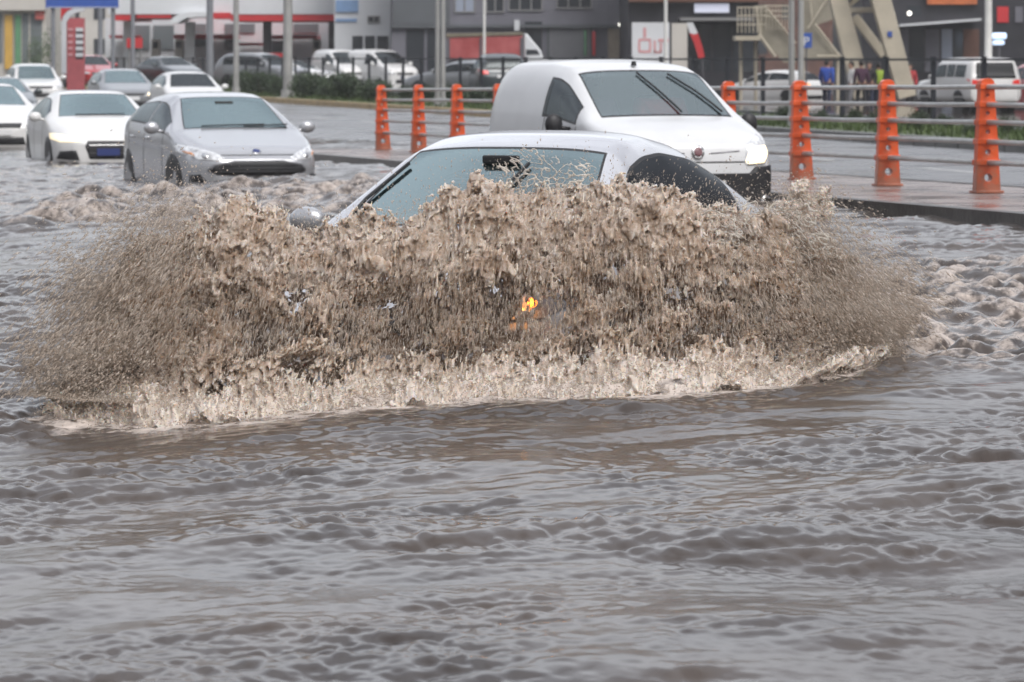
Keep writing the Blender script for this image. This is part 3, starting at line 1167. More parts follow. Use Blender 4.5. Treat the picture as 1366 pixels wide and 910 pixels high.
SP_COUPE = dict(L=4.2, W=1.74, roofw=.665, wr=.31, axles=(1.28, -1.25), crown=.05,
    top=[(2.1, .64), (2.02, .72), (1.85, .80), (1.25, .93), (.98, 1.0), (.25, 1.375), (-.02, 1.435), (-.35, 1.45), (-.8, 1.39), (-1.2, 1.24), (-1.65, 1.02), (-2.0, .96), (-2.1, .88)],
    belt=[(2.1, .58), (1.0, .92), (-1.4, .98), (-2.1, .95)],
    bot=[(2.1, .24), (1.7, .17), (-1.7, .19), (-2.1, .3)],
    plan=[(2.1, .62), (2.0, .78), (1.8, .92), (1.35, .985), (.6, 1.0), (-1.2, .99), (-1.8, .92), (-2.1, .78)],
    screen=[.27, .97], rear=[-1.6, -.92], side=[(-1.12, .70)], tw1=4.38, ts=4.98)


def plate(sh, root, az, a, z, w=.50, h=.11, blue=True):
    c = surf(sh, az, a, z, .03)
    rz = R(az)
    M = Matrix.Rotation(rz, 3, 'Z')
    o = MB().box((0, 0, 0), (.012, w, h), M=M).build('licence_plate', m_plate, root)
    o.location = c
    if blue:
        q = MB().box(M @ Vector((.004, -(w / 2 - .025), 0)), (.014, .05, h * .98), M=M).build('plate_band', m_plateb, o)
    return o


# ---- silver hatchback that follows through the flood
def ex_hatch(root, sh, sp, paint):
    # big open lower grille: six-sided mouth
    poly = [(-.60, .52), (-.54, .585), (-.3, .625), (.3, .625), (.54, .585), (.60, .52), (.5, .475), (.2, .455), (-.2, .455), (-.5, .475)]
    rim_ = [(a * 1.05, .53 + (z - .53) * 1.16) for a, z in poly]
    fr = patch(sh, 'grille', rim_, m_steelgrey, root, 0, .006, .01)
    patch(sh, 'grille_mesh', poly, m_plastic, fr, 0, .014, .01)
    for k in range(3):
        z = .49 + k * .042
        w = (.54, .56, .50)[k]
        patch(sh, 'grille_bar', [(-w, z), (w, z), (w, z + .012), (-w, z + .012)], m_cabin, fr, 0, .022, .006)
    patch(sh, 'bumper_intake', [(-.5, .25), (.5, .25), (.46, .36), (-.46, .36)], m_plastic, root, 0)
    for s in (1, -1):
        hl = [(s * .42, .675), (s * .50, .635), (s * .70, .645), (s * .88, .73), (s * .96, .84), (s * .90, .84), (s * .70, .79), (s * .52, .735)]
        h = patch(sh, 'headlight', hl, m_lampglass, root, 0, .006, .012, .03)
        patch(sh, 'reflector', disc(s * .64, .695, .035, 14), m_chrome, h, 0, .012, .006)
        patch(sh, 'indicator', [(s * .74, .69), (s * .82, .725), (s * .84, .755), (s * .76, .73)], m_ambersoft, h, 0, .012, .006)
        mirror(sh, root, .70, s * .92, 1.02, paint, s)
        fg = [(s * .62, .36), (s * .80, .38), (s * .80, .46), (s * .70, .47)]
        patch(sh, 'fog_lamp', fg, m_plastic, root, 0)
        # door seams and handle on the flank
        for x in (-.32, .78, -1.25):
            patch(sh, 'door_seam', strip((-s * x, .30), (-s * (x - .03), .93), .010), m_seal, root, 90 * s, .002, .004)
        for x in (-.12, -1.05):
            patch(sh, 'door_handle', [(-s * x - .09, .86), (-s * x + .09, .86), (-s * x + .085, .895), (-s * x - .085, .895)], paint, root, 90 * s, .022, .01)
    patch(sh, 'bonnet_edge', strip((-.62, .705), (.62, .705), .009), m_seal, root, 0, .003, .004)
    e = patch(sh, 'emblem', disc(0, .745, .062, 20, .45), m_chrome, root, 0, .010, .006, .03)
    patch(sh, 'emblem_field', disc(0, .745, .048, 20, .42), m_plateb, e, 0, .016, .004, .03)
    wiper(sh, root, [(1.0, -.45), (.98, -.1), (.96, .38)])
    wiper(sh, root, [(1.0, .1), (.985, .4), (.94, .68)])
    # rear-view mirror behind the glass
    MB().box((.36, 0, 1.32), (.03, .24, .06)).build('rear_view_mirror', m_seal, root, bevel=.01)


h_lane = LANE.copy()
h_hatch = Vector((math.sin(R(18.5)), -math.cos(R(18.5)), 0))
car('hatchback', 'silver hatchback with a wide black oval grille, wading behind the left of the splash', 'car',
    SP_HATCH, p_silver, toward(((344 - 683) / 108, 41.7, -.51), h_hatch, 4.30), h_hatch, 'cars driving through the flood', extras=ex_hatch)


# ---- white sedan with lit headlights
def ex_sedan(root, sh, sp, paint):
    poly = [(-.38, .64), (-.42, .56), (-.34, .36), (.34, .36), (.42, .56), (.38, .64)]
    g = patch(sh, 'grille', poly, m_plastic, root, 0, .008, .012)
    for k in range(4):
        z = .39 + k * .06
        patch(sh, 'grille_bar', [(-.37, z), (.37, z), (.37, z + .012), (-.37, z + .012)], m_chrome if k == 3 else m_cabin, g, 0, .014, .006)
    for s in (1, -1):
        hl = [(s * .45, .63), (s * .78, .62), (s * .90, .68), (s * .93, .76), (s * .80, .75), (s * .46, .70)]
        h = patch(sh, 'headlight', hl, m_litsoft, root, 0, .006, .012, .03)
        patch(sh, 'bulb', disc(s * .62, .665, .035, 14), m_lit, h, 0, .014, .006, .03)
        patch(sh, 'bulb', disc(s * .76, .675, .028, 14), m_lit, h, 0, .014, .006, .03)
        mirror(sh, root, .66, s * .90, 1.0, paint, s)
        for x in (-.36, .72):
            patch(sh, 'door_seam', strip((-s * x, .30), (-s * (x - .03), .92), .012), m_seal, root, 90 * s, .002, .004)
        patch(sh, 'bumper_intake', [(s * .50, .34), (s * .82, .36), (s * .78, .48), (s * .56, .50)], m_plastic, root, 0)
    p = plate(sh, root, 0, -.06, .47, .36, .11)
    p.active_material = m_plateb
    wiper(sh, root, [(.98, -.4), (.95, .4)])


car('sedan', 'white sedan with glowing headlights and dark grille, between the silver hatchback and the left edge', 'car',
    SP_SEDAN, p_white, toward(((148 - 683) / 85, 53, -.55), h_lane, 4.45), h_lane, 'cars driving through the flood', extras=ex_sedan, res=.8)


def ex_plain(lit):
    def f(root, sh, sp, paint):
        t = max(p[1] for p in sp['top'])
        z0 = .66 if t < 1.6 else .82
        patch(sh, 'grille', [(-.40, z0 - .05), (.40, z0 - .05), (.44, z0 + .03), (-.44, z0 + .03)], m_plastic, root, 0, .008, .012)
        patch(sh, 'bumper_intake', [(-.5, z0 - .36), (.5, z0 - .36), (.46, z0 - .22), (-.46, z0 - .22)], m_plastic, root, 0)
        for s in (1, -1):
            hl = [(s * .50, z0 - .04), (s * .80, z0 - .03), (s * .88, z0 + .06), (s * .55, z0 + .05)]
            h = patch(sh, 'headlight', hl, m_lit if lit else m_lampglass, root, 0, .006, .012, .06)
            mirror(sh, root, sp['screen'][1] - .3, s * .90, z0 + .36, paint, s)
        plate(sh, root, 0, 0, z0 - .13)
    return f


def ex_rear(lamp_m):
    """Details of a car seen from behind."""
    def f(root, sh, sp, paint):
        t = max(p[1] for p in sp['top'])
        z0 = .86 if t < 1.6 else 1.0
        for s in (1, -1):
            tl = [(s * .52, z0 - .05), (s * .80, z0 - .06), (s * .86, z0 + .10), (s * .56, z0 + .07)]
            patch(sh, 'tail_lamp', tl, lamp_m, root, 180, .008, .012, .06)
        plate(sh, root, 180, 0, z0 - .12, blue=False)
        if t > 1.7:
            patch(sh, 'rear_window', [(-.66, 1.12), (.66, 1.12), (.60, 1.60), (-.60, 1.60)], m_win_dark, root, 180, .008, .012, .08)
            patch(sh, 'door_seam', strip((.74, .5), (.70, 1.66), .015), m_seal, root, 180, .003, .005)
        patch(sh, 'bumper', [(-.7, .34), (.7, .34), (.7, .44), (-.7, .44)], m_plastic, root, 180)
        for s in (1, -1):
            mirror(sh, root, sp['screen'][1] - .3, s * .90, z0 + .16, paint, s)
    return f


GQ = 'cars queuing far down the flooded road'
sh_sedan = make_shell(SP_SEDAN, .5)
sh_hatch = make_shell(SP_HATCH, .5)
sh_suv = make_shell(SP_SUV, .5)
sh_jeep = make_shell(SP_JEEP, .6)
car('sedan', 'white car cut off by the left edge, ahead of the white sedan with lit lamps', 'car', SP_SEDAN, p_white,
    toward(((3 - 683) / 72, 62, -.5), h_lane, 4.45), h_lane, 'cars driving through the flood', extras=ex_plain(False), shell=sh_sedan, res=.5)
car('sedan', 'dark grey car half hidden behind the white car at the left edge', 'car', SP_SEDAN, p_dark,
    toward(((12 - 683) / 51, 88, -.52), h_lane, 4.45), h_lane, GQ, extras=ex_plain(False), shell=sh_sedan, res=.5)
car('suv', 'white off-roader with a tall roof, rear left in the queue', 'car', SP_SUV, p_white,
    toward(((58 - 683) / 37, 121, -.48), h_lane, 4.35), h_lane, GQ, extras=ex_plain(False), shell=sh_suv, res=.5)
car('hatchback', 'small grey car with two bright headlights far back in the queue', 'car', SP_HATCH, p_grey,
    toward(((176 - 683) / 42, 107, -.42), h_lane, 4.3), h_lane, GQ, extras=ex_plain(True), shell=sh_hatch, res=.5)
car('hatchback', 'white car with a dark windscreen just behind the silver hatchback roof', 'car', SP_HATCH, p_white,
    toward(((266 - 683) / 46, 98, -.47), h_lane, 4.3), h_lane, GQ, extras=ex_plain(False), shell=sh_hatch, res=.5, glass=m_glassd)


# ---- white panel van
def ex_van(root, sh, sp, paint):
    # black lower bumper, bonnet panel line, emblem with wings, lamps
    b = patch(sh, 'bumper', [(-.86, .20), (.86, .20), (.86, .66), (.78, .73), (.58, .72), (.52, .66), (-.52, .66), (-.58, .72), (-.78, .73), (-.86, .66)], m_plastic, root, 0, .02, .03)
    patch(sh, 'bumper_intake', [(-.5, .26), (.5, .26), (.5, .40), (-.5, .40)], m_cabin, b, 0, .026, .006)
    for s in (1, -1):
        patch(sh, 'bumper', [(-s * 1.62, .22), (-s * 1.93, .22), (-s * 1.93, .68), (-s * 1.70, .64)], m_plastic, root, 90 * s, .018, .02)
        hl = [(s * .46, .77), (s * .50, .73), (s * .68, .74), (s * .74, .84), (s * .73, .97), (s * .66, 1.01), (s * .51, .93)]
        h = patch(sh, 'headlight', hl, m_lampglass, root, 0, .008, .014, .03)
        patch(sh, 'reflector', [(s * .48, .775), (s * .51, .745), (s * .67, .755), (s * .71, .84), (s * .69, .91), (s * .53, .90)], m_lit, h, 0, .016, .006, .03)
        m = mirror(sh, root, .80, s * .90, 1.10, m_plastic, s, (.11, .17, .20))
        patch(sh, 'fog_lamp', disc(s * .68, .40, .05), m_chrome, b, 0, .032, .006, .03)
        patch(sh, 'door_seam', strip((-s * .02, .25), (-s * .02, 1.5), .012), m_seal, root, 90 * s, .002, .004)
        patch(sh, 'door_seam', strip((-s * 1.02, .30), (-s * .95, 1.08), .012), m_seal, root, 90 * s, .002, .004)
        patch(sh, 'door_handle', [(-s * .16 - .09, .94), (-s * .16 + .09, .94), (-s * .16 + .085, .98), (-s * .16 - .085, .98)], m_plastic, root, 90 * s, .022, .01)
        patch(sh, 'side_strip', strip((s * .9, .52), (-s * 1.0, .52), .05), m_plastic, root, 90 * s, .012, .01)
        patch(sh, 'crease_line', strip((s * .13, .845), (s * .42, .865), .014), m_steelgrey, root, 0, .002, .004)
    patch(sh, 'bonnet_seam', strip((-.48, .765), (.48, .765), .012), m_seal, root, 0, .003, .004)
    e = patch(sh, 'emblem', disc(0, .855, .062, 22), m_chrome, root, 0, .018, .012, .03)
    patch(sh, 'emblem_field', disc(0, .855, .04, 22), mat('emblem_red', (.16, .07, .08), .3, coat=.6), e, 0, .026, .006, .03)
    p = plate(sh, root, 0, 0, .54, .50, .11)
    p.location.x += .035
    # two wipers caught mid sweep
    wiper(sh, root, [(1.16, .16), (1.0, .12), (.8, .06), (.5, -.05)])
    wiper(sh, root, [(1.14, .58), (1.0, .53), (.8, .44), (.52, .26)])
    MB().cyl((.30, 0, 1.655), (.30, 0, 1.70), .03, .02, 12).build('aerial_base', m_seal, root)
    MB().box((.56, 0, 1.50), (.03, .22, .06)).build('rear_view_mirror', m_seal, root, bevel=.01)


h_van = Vector((math.sin(R(18.5)), -math.cos(R(18.5)), 0))
VAN_SC = .94
VAN_LOC = toward((1.60, 29.4, -.23), h_van, 3.86 * VAN_SC)
m_vanglass = glass_mat('van_glass', tint=(.62, .72, .72), refl=.13, body=(.06, .095, .10), milk=.10)
van_root = car('panel_van', 'white panel van with one glowing headlight and raised wipers, right behind the splashing car', 'van',
    SP_VAN, p_vanwhite, VAN_LOC, h_van, extras=ex_van, glass=m_vanglass)
van_root.scale = (VAN_SC,) * 3


# ---- silver car behind the wall of water
def ex_main(root, sh, sp, paint):
    for s in (1, -1):
        hl = [(s * .45, .62), (s * .74, .62), (s * .84, .70), (s * .86, .78), (s * .72, .76), (s * .48, .70)]
        h = patch(sh, 'headlight', hl, m_steelgrey, root, 0, .008, .014, .03)
        mirror(sh, root, .64, s * .88, 1.0, p_silver, s, (.10, .19, .125))
        for x in (.74,):
            patch(sh, 'door_seam', strip((-s * x, .30), (-s * (x - .03), .92), .010), m_seal, root, 90 * s, .002, .004)
        patch(sh, 'door_handle', [(s * .36 - .09, .82), (s * .36 + .09, .82), (s * .36 + .085, .855), (s * .36 - .085, .855)], paint, root, 90 * s, .022, .01)
    c = surf(sh, 0, .70, .70, .03)
    q = MB().ball((0, 0, 0), (.016, .026, .024), 14, 9).build('turn_signal', m_amber, root, smooth=True)
    q.location = c
    pl = bpy.data.lights.new('turn_signal_glow', 'POINT')
    pl.energy = 3.0; pl.color = (1.0, .36, .07); pl.shadow_soft_size = .03
    po_ = bpy.data.objects.new('turn_signal_glow', pl); col.objects.link(po_); po_.parent = q
    po_.location = (.07, 0, 0)
    patch(sh, 'grille', [(-.36, .56), (.36, .56), (.40, .64), (-.40, .64)], m_plastic, root, 0, .008, .012)
    patch(sh, 'bumper_intake', [(-.5, .28), (.5, .28), (.46, .42), (-.46, .42)], m_plastic, root, 0)
    wiper(sh, root, [(.99, -.62), (.75, -.60), (.42, -.50)])
    wiper(sh, root, [(.99, .05), (.74, .10), (.44, .16)])
    MB().box((.42, 0, 1.31), (.03, .20, .045)).build('rear_view_mirror', m_seal, root, bevel=.01)


psi = R(20)
h_main = Vector((-math.sin(psi), -math.cos(psi), 0))
MAIN_F = Vector((-.63, 15.62, -.43))
SP_COUPE['sideglass'] = glass_mat('side_glass', tint=(.12, .13, .13), refl=-.06, body=(.008, .009, .01), gloss=(.5, .52, .54))
main_car = car('coupe', 'silver car ploughing through the flood, its roof and windscreen above a wall of brown water', 'car',
    SP_COUPE, p_pale, toward(MAIN_F, h_main, 4.2), h_main, extras=ex_main, res=1.3)

# ---- vehicles on the lot behind the fence
GL = 'vehicles parked behind the dark fence'


def lot_car(px, Y, base, sp, sh, paint, ang, name, label, lamp=None, front=False, glass=None, cat='car'):
    h = Vector((math.cos(R(ang)), math.sin(R(ang)), 0))
    loc = Vector(((px - 683) / FPX * Y, Y, base))
    t = car(name, label, cat, sp, paint, loc, h, GL, extras=ex_plain(False) if front else ex_rear(lamp or m_tail), shell=sh, res=.5, glass=glass or m_glassd)
    if cat == 'van': t.scale = (1.2, 1.0, 1.25)
    return t


def lz(px, Y):
    X = (px - 683) / FPX * Y
    return float(zlot(X * NA.x + Y * NA.y))


sh_van = make_shell(SP_VAN, .5)
lot_car(1032, 138, lz(1032, 138), SP_HATCH, sh_hatch, p_white, 140, 'hatchback', 'small white hatchback with a glowing amber tail lamp left of the paired poles', m_amber)
lot_car(968, 150, lz(968, 150) + .1, SP_SEDAN, sh_sedan, p_blue, 160, 'sedan', 'blue car beyond the right shoulder of the white van')
lot_car(1290, 103, lz(1290, 103) + .05, SP_JEEP, sh_jeep, p_white, 108, 'jeep', 'white boxy off-roader seen from behind, right of the leaning concrete legs')
lot_car(1388, 108, lz(1388, 108) + .1, SP_SUV, sh_suv, p_red, 105, 'suv', 'red car cut off by the right edge beside the white off-roader')
lot_car(664, 118, lz(664, 118), SP_SUV, sh_suv, p_dark, 96, 'suv', 'dark car with a red tail lamp standing in front of the red truck')
lot_car(618, 122, lz(618, 122), SP_SEDAN, sh_sedan, p_grey, 150, 'sedan', 'grey car parked left of the dark car below the red truck')
lot_car(722, 150, lz(722, 150) + .35, SP_SEDAN, sh_sedan, p_white, 30, 'sedan', 'white car just above the rear end of the white van', front=False)
lot_car(455, 158, -.35, SP_VAN, sh_van, p_white, -68, 'panel_van', 'white van parked behind the shrubs left of the dark warehouse doors', front=True, cat='van')
lot_car(508, 156, -.35, SP_VAN, sh_van, p_white, -60, 'panel_van', 'white van parked in front of the dark warehouse doors', front=True, cat='van')
lot_car(390, 150, lz(390, 150), SP_SEDAN, sh_sedan, p_white, -25, 'sedan', 'white car parked behind the thick grey pole', front=True)
lot_car(352, 146, lz(352, 146), SP_SUV, sh_suv, p_grey, -35, 'suv', 'grey car parked at the forecourt right of the slim pole', front=True)
lot_car(226, 150, lz(226, 150), SP_SEDAN, sh_sedan, p_dark, -60, 'sedan', 'dark car on the forecourt above the white car roof', front=True)
lot_car(120, 150, lz(120, 150) - .08, SP_HATCH, sh_hatch, p_red, -70, 'hatchback', 'bright red car beside the foot of the price totem', front=True)
# ------------------------------------------------------------------ flood water
# outline of the splash, read along photo columns: crest height and foot distance
CREST = [(120, 352), (150, 325), (180, 296), (220, 276), (260, 264), (300, 262), (350, 274), (410, 290), (450, 284), (500, 270), (540, 274),
         (590, 246), (640, 226), (680, 236), (720, 246), (780, 238), (830, 228), (880, 248), (950, 266), (1000, 262), (1060, 274), (1100, 294), (1130, 322), (1160, 360)]
FOOT = [(20, 524), (120, 534), (250, 542), (400, 538), (500, 534), (700, 530), (900, 528), (1050, 520), (1140, 504), (1215, 474)]
cx_, cy_ = np.array(CREST, float).T
fx_, fy_ = np.array(FOOT, float).T


def foot_Y(px):
    y = np.interp(px, fx_, fy_)
    return FPX * HC / (y - HY)


def tile_noise(n, wl_lo, wl_hi, p, seed, size, aniso=(1, 1)):
    """Height tile n x n covering size metres, wavelengths wl_lo..wl_hi, plus its two choppy shifts."""
    rng = np.random.default_rng(seed)
    a = rng.standard_normal((n, n))
    F = np.fft.fft2(a)
    k = np.fft.fftfreq(n, size / n)
    kx, ky = np.meshgrid(k * aniso[0], k * aniso[1])
    kk = np.sqrt(kx ** 2 + ky ** 2) + 1e-9
    A = kk ** (-p) * np.exp(-(1 / (kk * wl_hi)) ** 4) * np.exp(-(kk * wl_lo) ** 2)
    H = F * A
    h = np.fft.ifft2(H).real
    s = h.std()
    dx = np.fft.ifft2(1j * kx / kk * H).real
    dy = np.fft.ifft2(1j * ky / kk * H).real
    return [(q / s).astype(np.float32) for q in (h, dx, dy)]


def samp(T, size, X, Y, rot=0.0):
    c, s = math.cos(rot), math.sin(rot)
    n = T.shape[0]
    return bilin(T, (X * c - Y * s) * n / size, (X * s + Y * c) * n / size)


T_big = tile_noise(768, .40, 2.6, 2.2, 11, 9.7, (1.6, .75))
T_mid = tile_noise(1024, .05, .50, 2.1, 12, 5.3, (2.3, .8))
T_fin = tile_noise(768, .028, .16, 1.9, 13, 1.9, (1.3, .9))
T_tur = tile_noise(1024, .07, .55, 1.7, 14, 4.1)
T_turf = tile_noise(768, .22, 1.3, 1.7, 17, 11.3)
T_msk = tile_noise(512, .5, 3.0, 2.0, 15, 17.0)
T_foam = tile_noise(1024, .02, .5, 1.3, 16, 3.7)

rows = [6.4]
while rows[-1] < 150:
    y = rows[-1]
    rows.append(y * (1.0014 if y < 60 else 1.006))
rows = np.array(rows)
cols = np.concatenate([np.linspace(-.30, -.19, 60, endpoint=False), np.linspace(-.19, .19, 560), np.linspace(.19, .30, 61)[1:]])
Yg, Kg = np.meshgrid(rows, cols, indexing='ij')
Xg = Yg * Kg
Yg = Yg.copy()
X, Y = Xg.ravel().astype(np.float32), Yg.ravel().astype(np.float32)
px_, py_ = 683 + FPX * X / Y, HY + FPX * HC / Y


def blob(x0, x1, y0, y1, sx, sy):
    """Soft patch of water given by where it lies (X range, Y range) in metres."""
    return sst(x0 - sx, x0 + sx, X) * (1 - sst(x1 - sx, x1 + sx, X)) * sst(y0 - sy, y0 + sy, Y) * (1 - sst(y1 - sy, y1 + sy, Y))


msk = samp(T_msk[0], 17.0, X, Y)
fY = foot_Y(px_)
d_foot = Y - fY                       # > 0 behind the foot of the splash
in_x = sst(-2.25, -1.75, X) * (1 - sst(1.75, 2.2, X))
front = in_x * sst(-.22, .12, d_foot + .10 * msk) * (1 - sst(1.9, 3.2, d_foot))
hatch_bow = blob(-5.0, -1.3, 31.5, 39.5, .5, 1.5)
left_chop = blob(-8.5, -2.6, 33, 52, 1.0, 4)
right_churn = blob(1.75, 4.2, 14.6, 22, .35, 1.0)
kerb_churn = blob(2.6, 3.6, 22.8, 24.4, .3, .4) * .6
van_bow = blob(.3, 2.4, 24, 31, .3, 1.5)
left_wake = blob(-4.2, -2.0, 13.0, 24, .5, 2.0)
turb = np.clip(front * 1.0 + hatch_bow * 1.0 + left_chop * .35 + right_churn * .85 + kerb_churn + van_bow * .9 + left_wake * .25, 0, 1.2)
msk2 = samp(T_msk[0], 6.3, X, Y, 1.1)
calm = .30 + .55 * np.clip(msk + .6, 0, 2) + .45 * np.clip(msk2, 0, 2) + 1.1 * blob(-5.0, -1.9, 13.5, 25, .6, 1.5)

far = 1 - sst(45, 90, Y) * .7
hb, hm, hf = (samp(T_big[0], 9.7, X, Y, .15), samp(T_mid[0], 5.3, X, Y, -.18), samp(T_fin[0], 1.9, X, Y, .8))
dxb, dyb = samp(T_big[1], 9.7, X, Y, .15), samp(T_big[2], 9.7, X, Y, .15)
dxm, dym = samp(T_mid[1], 5.3, X, Y, -.18), samp(T_mid[2], 5.3, X, Y, -.18)
tu = samp(T_tur[0], 4.1, X, Y, .2)
tuf = samp(T_turf[0], 11.3, X, Y, .2)
tu = lerp(.8 * tu + .35 * np.abs(tu), .9 * tuf + .3 * np.abs(tuf), sst(20, 28, Y)) - .2
AB, AM, AF = .0160, .0042, .0020
Z = water_z(X, Y) + far * (AB * hb * (1 + .5 * turb) + AM * hm * calm * (1 + turb) + AF * hf * calm)
Z += turb * .022 * tu * np.clip(Y / 20, .7, 1.7)
Z += front * .02 + hatch_bow * .03 + van_bow * .03 + .07 * np.exp(-((X + 2.85) / 1.1) ** 2 - ((Y - 40.2) / 1.3) ** 2)
# a low swell pushed ahead of the car, and the arms of its wake
for (dd, am, wl) in ((-.55, .018, .30), (-1.25, .014, .42), (-2.2, .010, .5)):
    Z += am * np.exp(-((d_foot - dd) / wl) ** 2) * (1 - sst(1.6, 3.2, np.abs(X + .2))) * (.7 + .3 * msk)
X2 = X - far * 1.0 * (AB * dxb * .9 + AM * dxm * calm)
Y2 = Y - far * 1.0 * (AB * dyb * .9 + AM * dym * calm)
# dip under the median
nn = X * NA.x + Y * NA.y
aa = X * UA.x + Y * UA.y
Z -= .5 * sst(N_FRONT + .05, N_FRONT + .25, nn) * (1 - sst(A_NOSE - 1.6, A_NOSE - 1.2, aa))
Z -= .35 * sst(13.7, 14.3, nn)

fo = samp(T_foam[0], 3.7, X, Y, .4)
foam_edge = in_x * np.exp(-((d_foot - .0) / .34) ** 2)
foam = np.clip(foam_edge * .85 + .55 * foam_edge * fo, 0, 1)
foam = np.maximum(foam, np.clip((front * .8 + right_churn * .60 + hatch_bow * .58 + van_bow * .35 + kerb_churn * .3 + left_wake * .12) * (.34 + .34 * fo + .22 * tu), 0, .85))
foam = np.maximum(foam, np.clip(.5 * (left_chop * .9) * (fo - .1), 0, .5))
# long scum line trailing away at the near left
sl = np.abs((X + 1.25) - (Y - 9.0) * .30 + .04 * msk) / .05
foam = np.maximum(foam, np.clip(np.exp(-sl ** 2) * (1 - sst(9.6, 10.6, Y)) * (.02 + .06 * fo), 0, .1))

nr, nc = Yg.shape
I = np.arange(nr * nc).reshape(nr, nc)
F = np.stack([I[:-1, :-1].ravel(), I[:-1, 1:].ravel(), I[1:, 1:].ravel(), I[1:, :-1].ravel()], 1)


def water_material(name, deep, foam_c, rough):
    m = bpy.data.materials.new(name)
    m.use_nodes = True
    nt = m.node_tree
    b = nt.nodes["Principled BSDF"]
    L = nt.links.new
    at = nt.nodes.new("ShaderNodeAttribute"); at.attribute_name = "foam"
    tc = nt.nodes.new("ShaderNodeTexCoord")
    n1 = nt.nodes.new("ShaderNodeTexNoise")
    n1.inputs['Scale'].default_value = 34.0; n1.inputs['Detail'].default_value = 6.0; n1.inputs['Roughness'].default_value = .7
    n2 = nt.nodes.new("ShaderNodeTexNoise")
    n2.inputs['Scale'].default_value = 1.1; n2.inputs['Detail'].default_value = 4.0
    for n in (n1, n2): L(tc.outputs['Object'], n.inputs['Vector'])
    silt = nt.nodes.new("ShaderNodeValToRGB")
    silt.color_ramp.elements[0].position = .35; silt.color_ramp.elements[1].position = .65
    silt.color_ramp.elements[0].color = (*deep[0], 1); silt.color_ramp.elements[1].color = (*deep[1], 1)
    L(n2.outputs['Fac'], silt.inputs[0])
    # break the foam up with fine noise
    mr = nt.nodes.new("ShaderNodeMapRange")
    mr.inputs['From Min'].default_value = .25; mr.inputs['From Max'].default_value = .75
    mr.inputs['To Min'].default_value = -.45; mr.inputs['To Max'].default_value = .45
    L(n1.outputs['Fac'], mr.inputs['Value'])
    add = nt.nodes.new("ShaderNodeMath"); add.operation = 'ADD'
    L(at.outputs['Fac'], add.inputs[0]); L(mr.outputs[0], add.inputs[1])
    mul = nt.nodes.new("ShaderNodeMath"); mul.operation = 'MULTIPLY'; mul.use_clamp = True
    sm = nt.nodes.new("ShaderNodeMapRange"); sm.interpolation_type = 'SMOOTHSTEP'
    sm.inputs['From Min'].default_value = .05; sm.inputs['From Max'].default_value = .35
    L(at.outputs['Fac'], sm.inputs['Value'])
    L(add.outputs[0], mul.inputs[0]); L(sm.outputs[0], mul.inputs[1])
    mix = nt.nodes.new("ShaderNodeMix"); mix.data_type = 'RGBA'
    mix.inputs['B'].default_value = (*foam_c, 1)
    L(mul.outputs[0], mix.inputs['Factor']); L(silt.outputs[0], mix.inputs['A'])
    L(mix.outputs['Result'], b.inputs['Base Color'])
    rr = nt.nodes.new("ShaderNodeMapRange")
    rr.inputs['To Min'].default_value = rough; rr.inputs['To Max'].default_value = .55
    L(mul.outputs[0], rr.inputs['Value']); L(rr.outputs[0], b.inputs['Roughness'])
    b.inputs['IOR'].default_value = 1.33
    bp = nt.nodes.new("ShaderNodeBump")
    bp.inputs['Strength'].default_value = .10; bp.inputs['Distance'].default_value = .010
    L(n1.outputs['Fac'], bp.inputs['Height']); L(bp.outputs[0], b.inputs['Normal'])
    return m


m_water = water_material('muddy_flood_water', ((.045, .038, .035), (.074, .060, .052)), (.55, .48, .43), .035)
water = np_mesh('flood_water', np.stack([X2, Y2, Z], 1), F, m_water, attrs={'foam': foam})
tag(water, kind='structure')


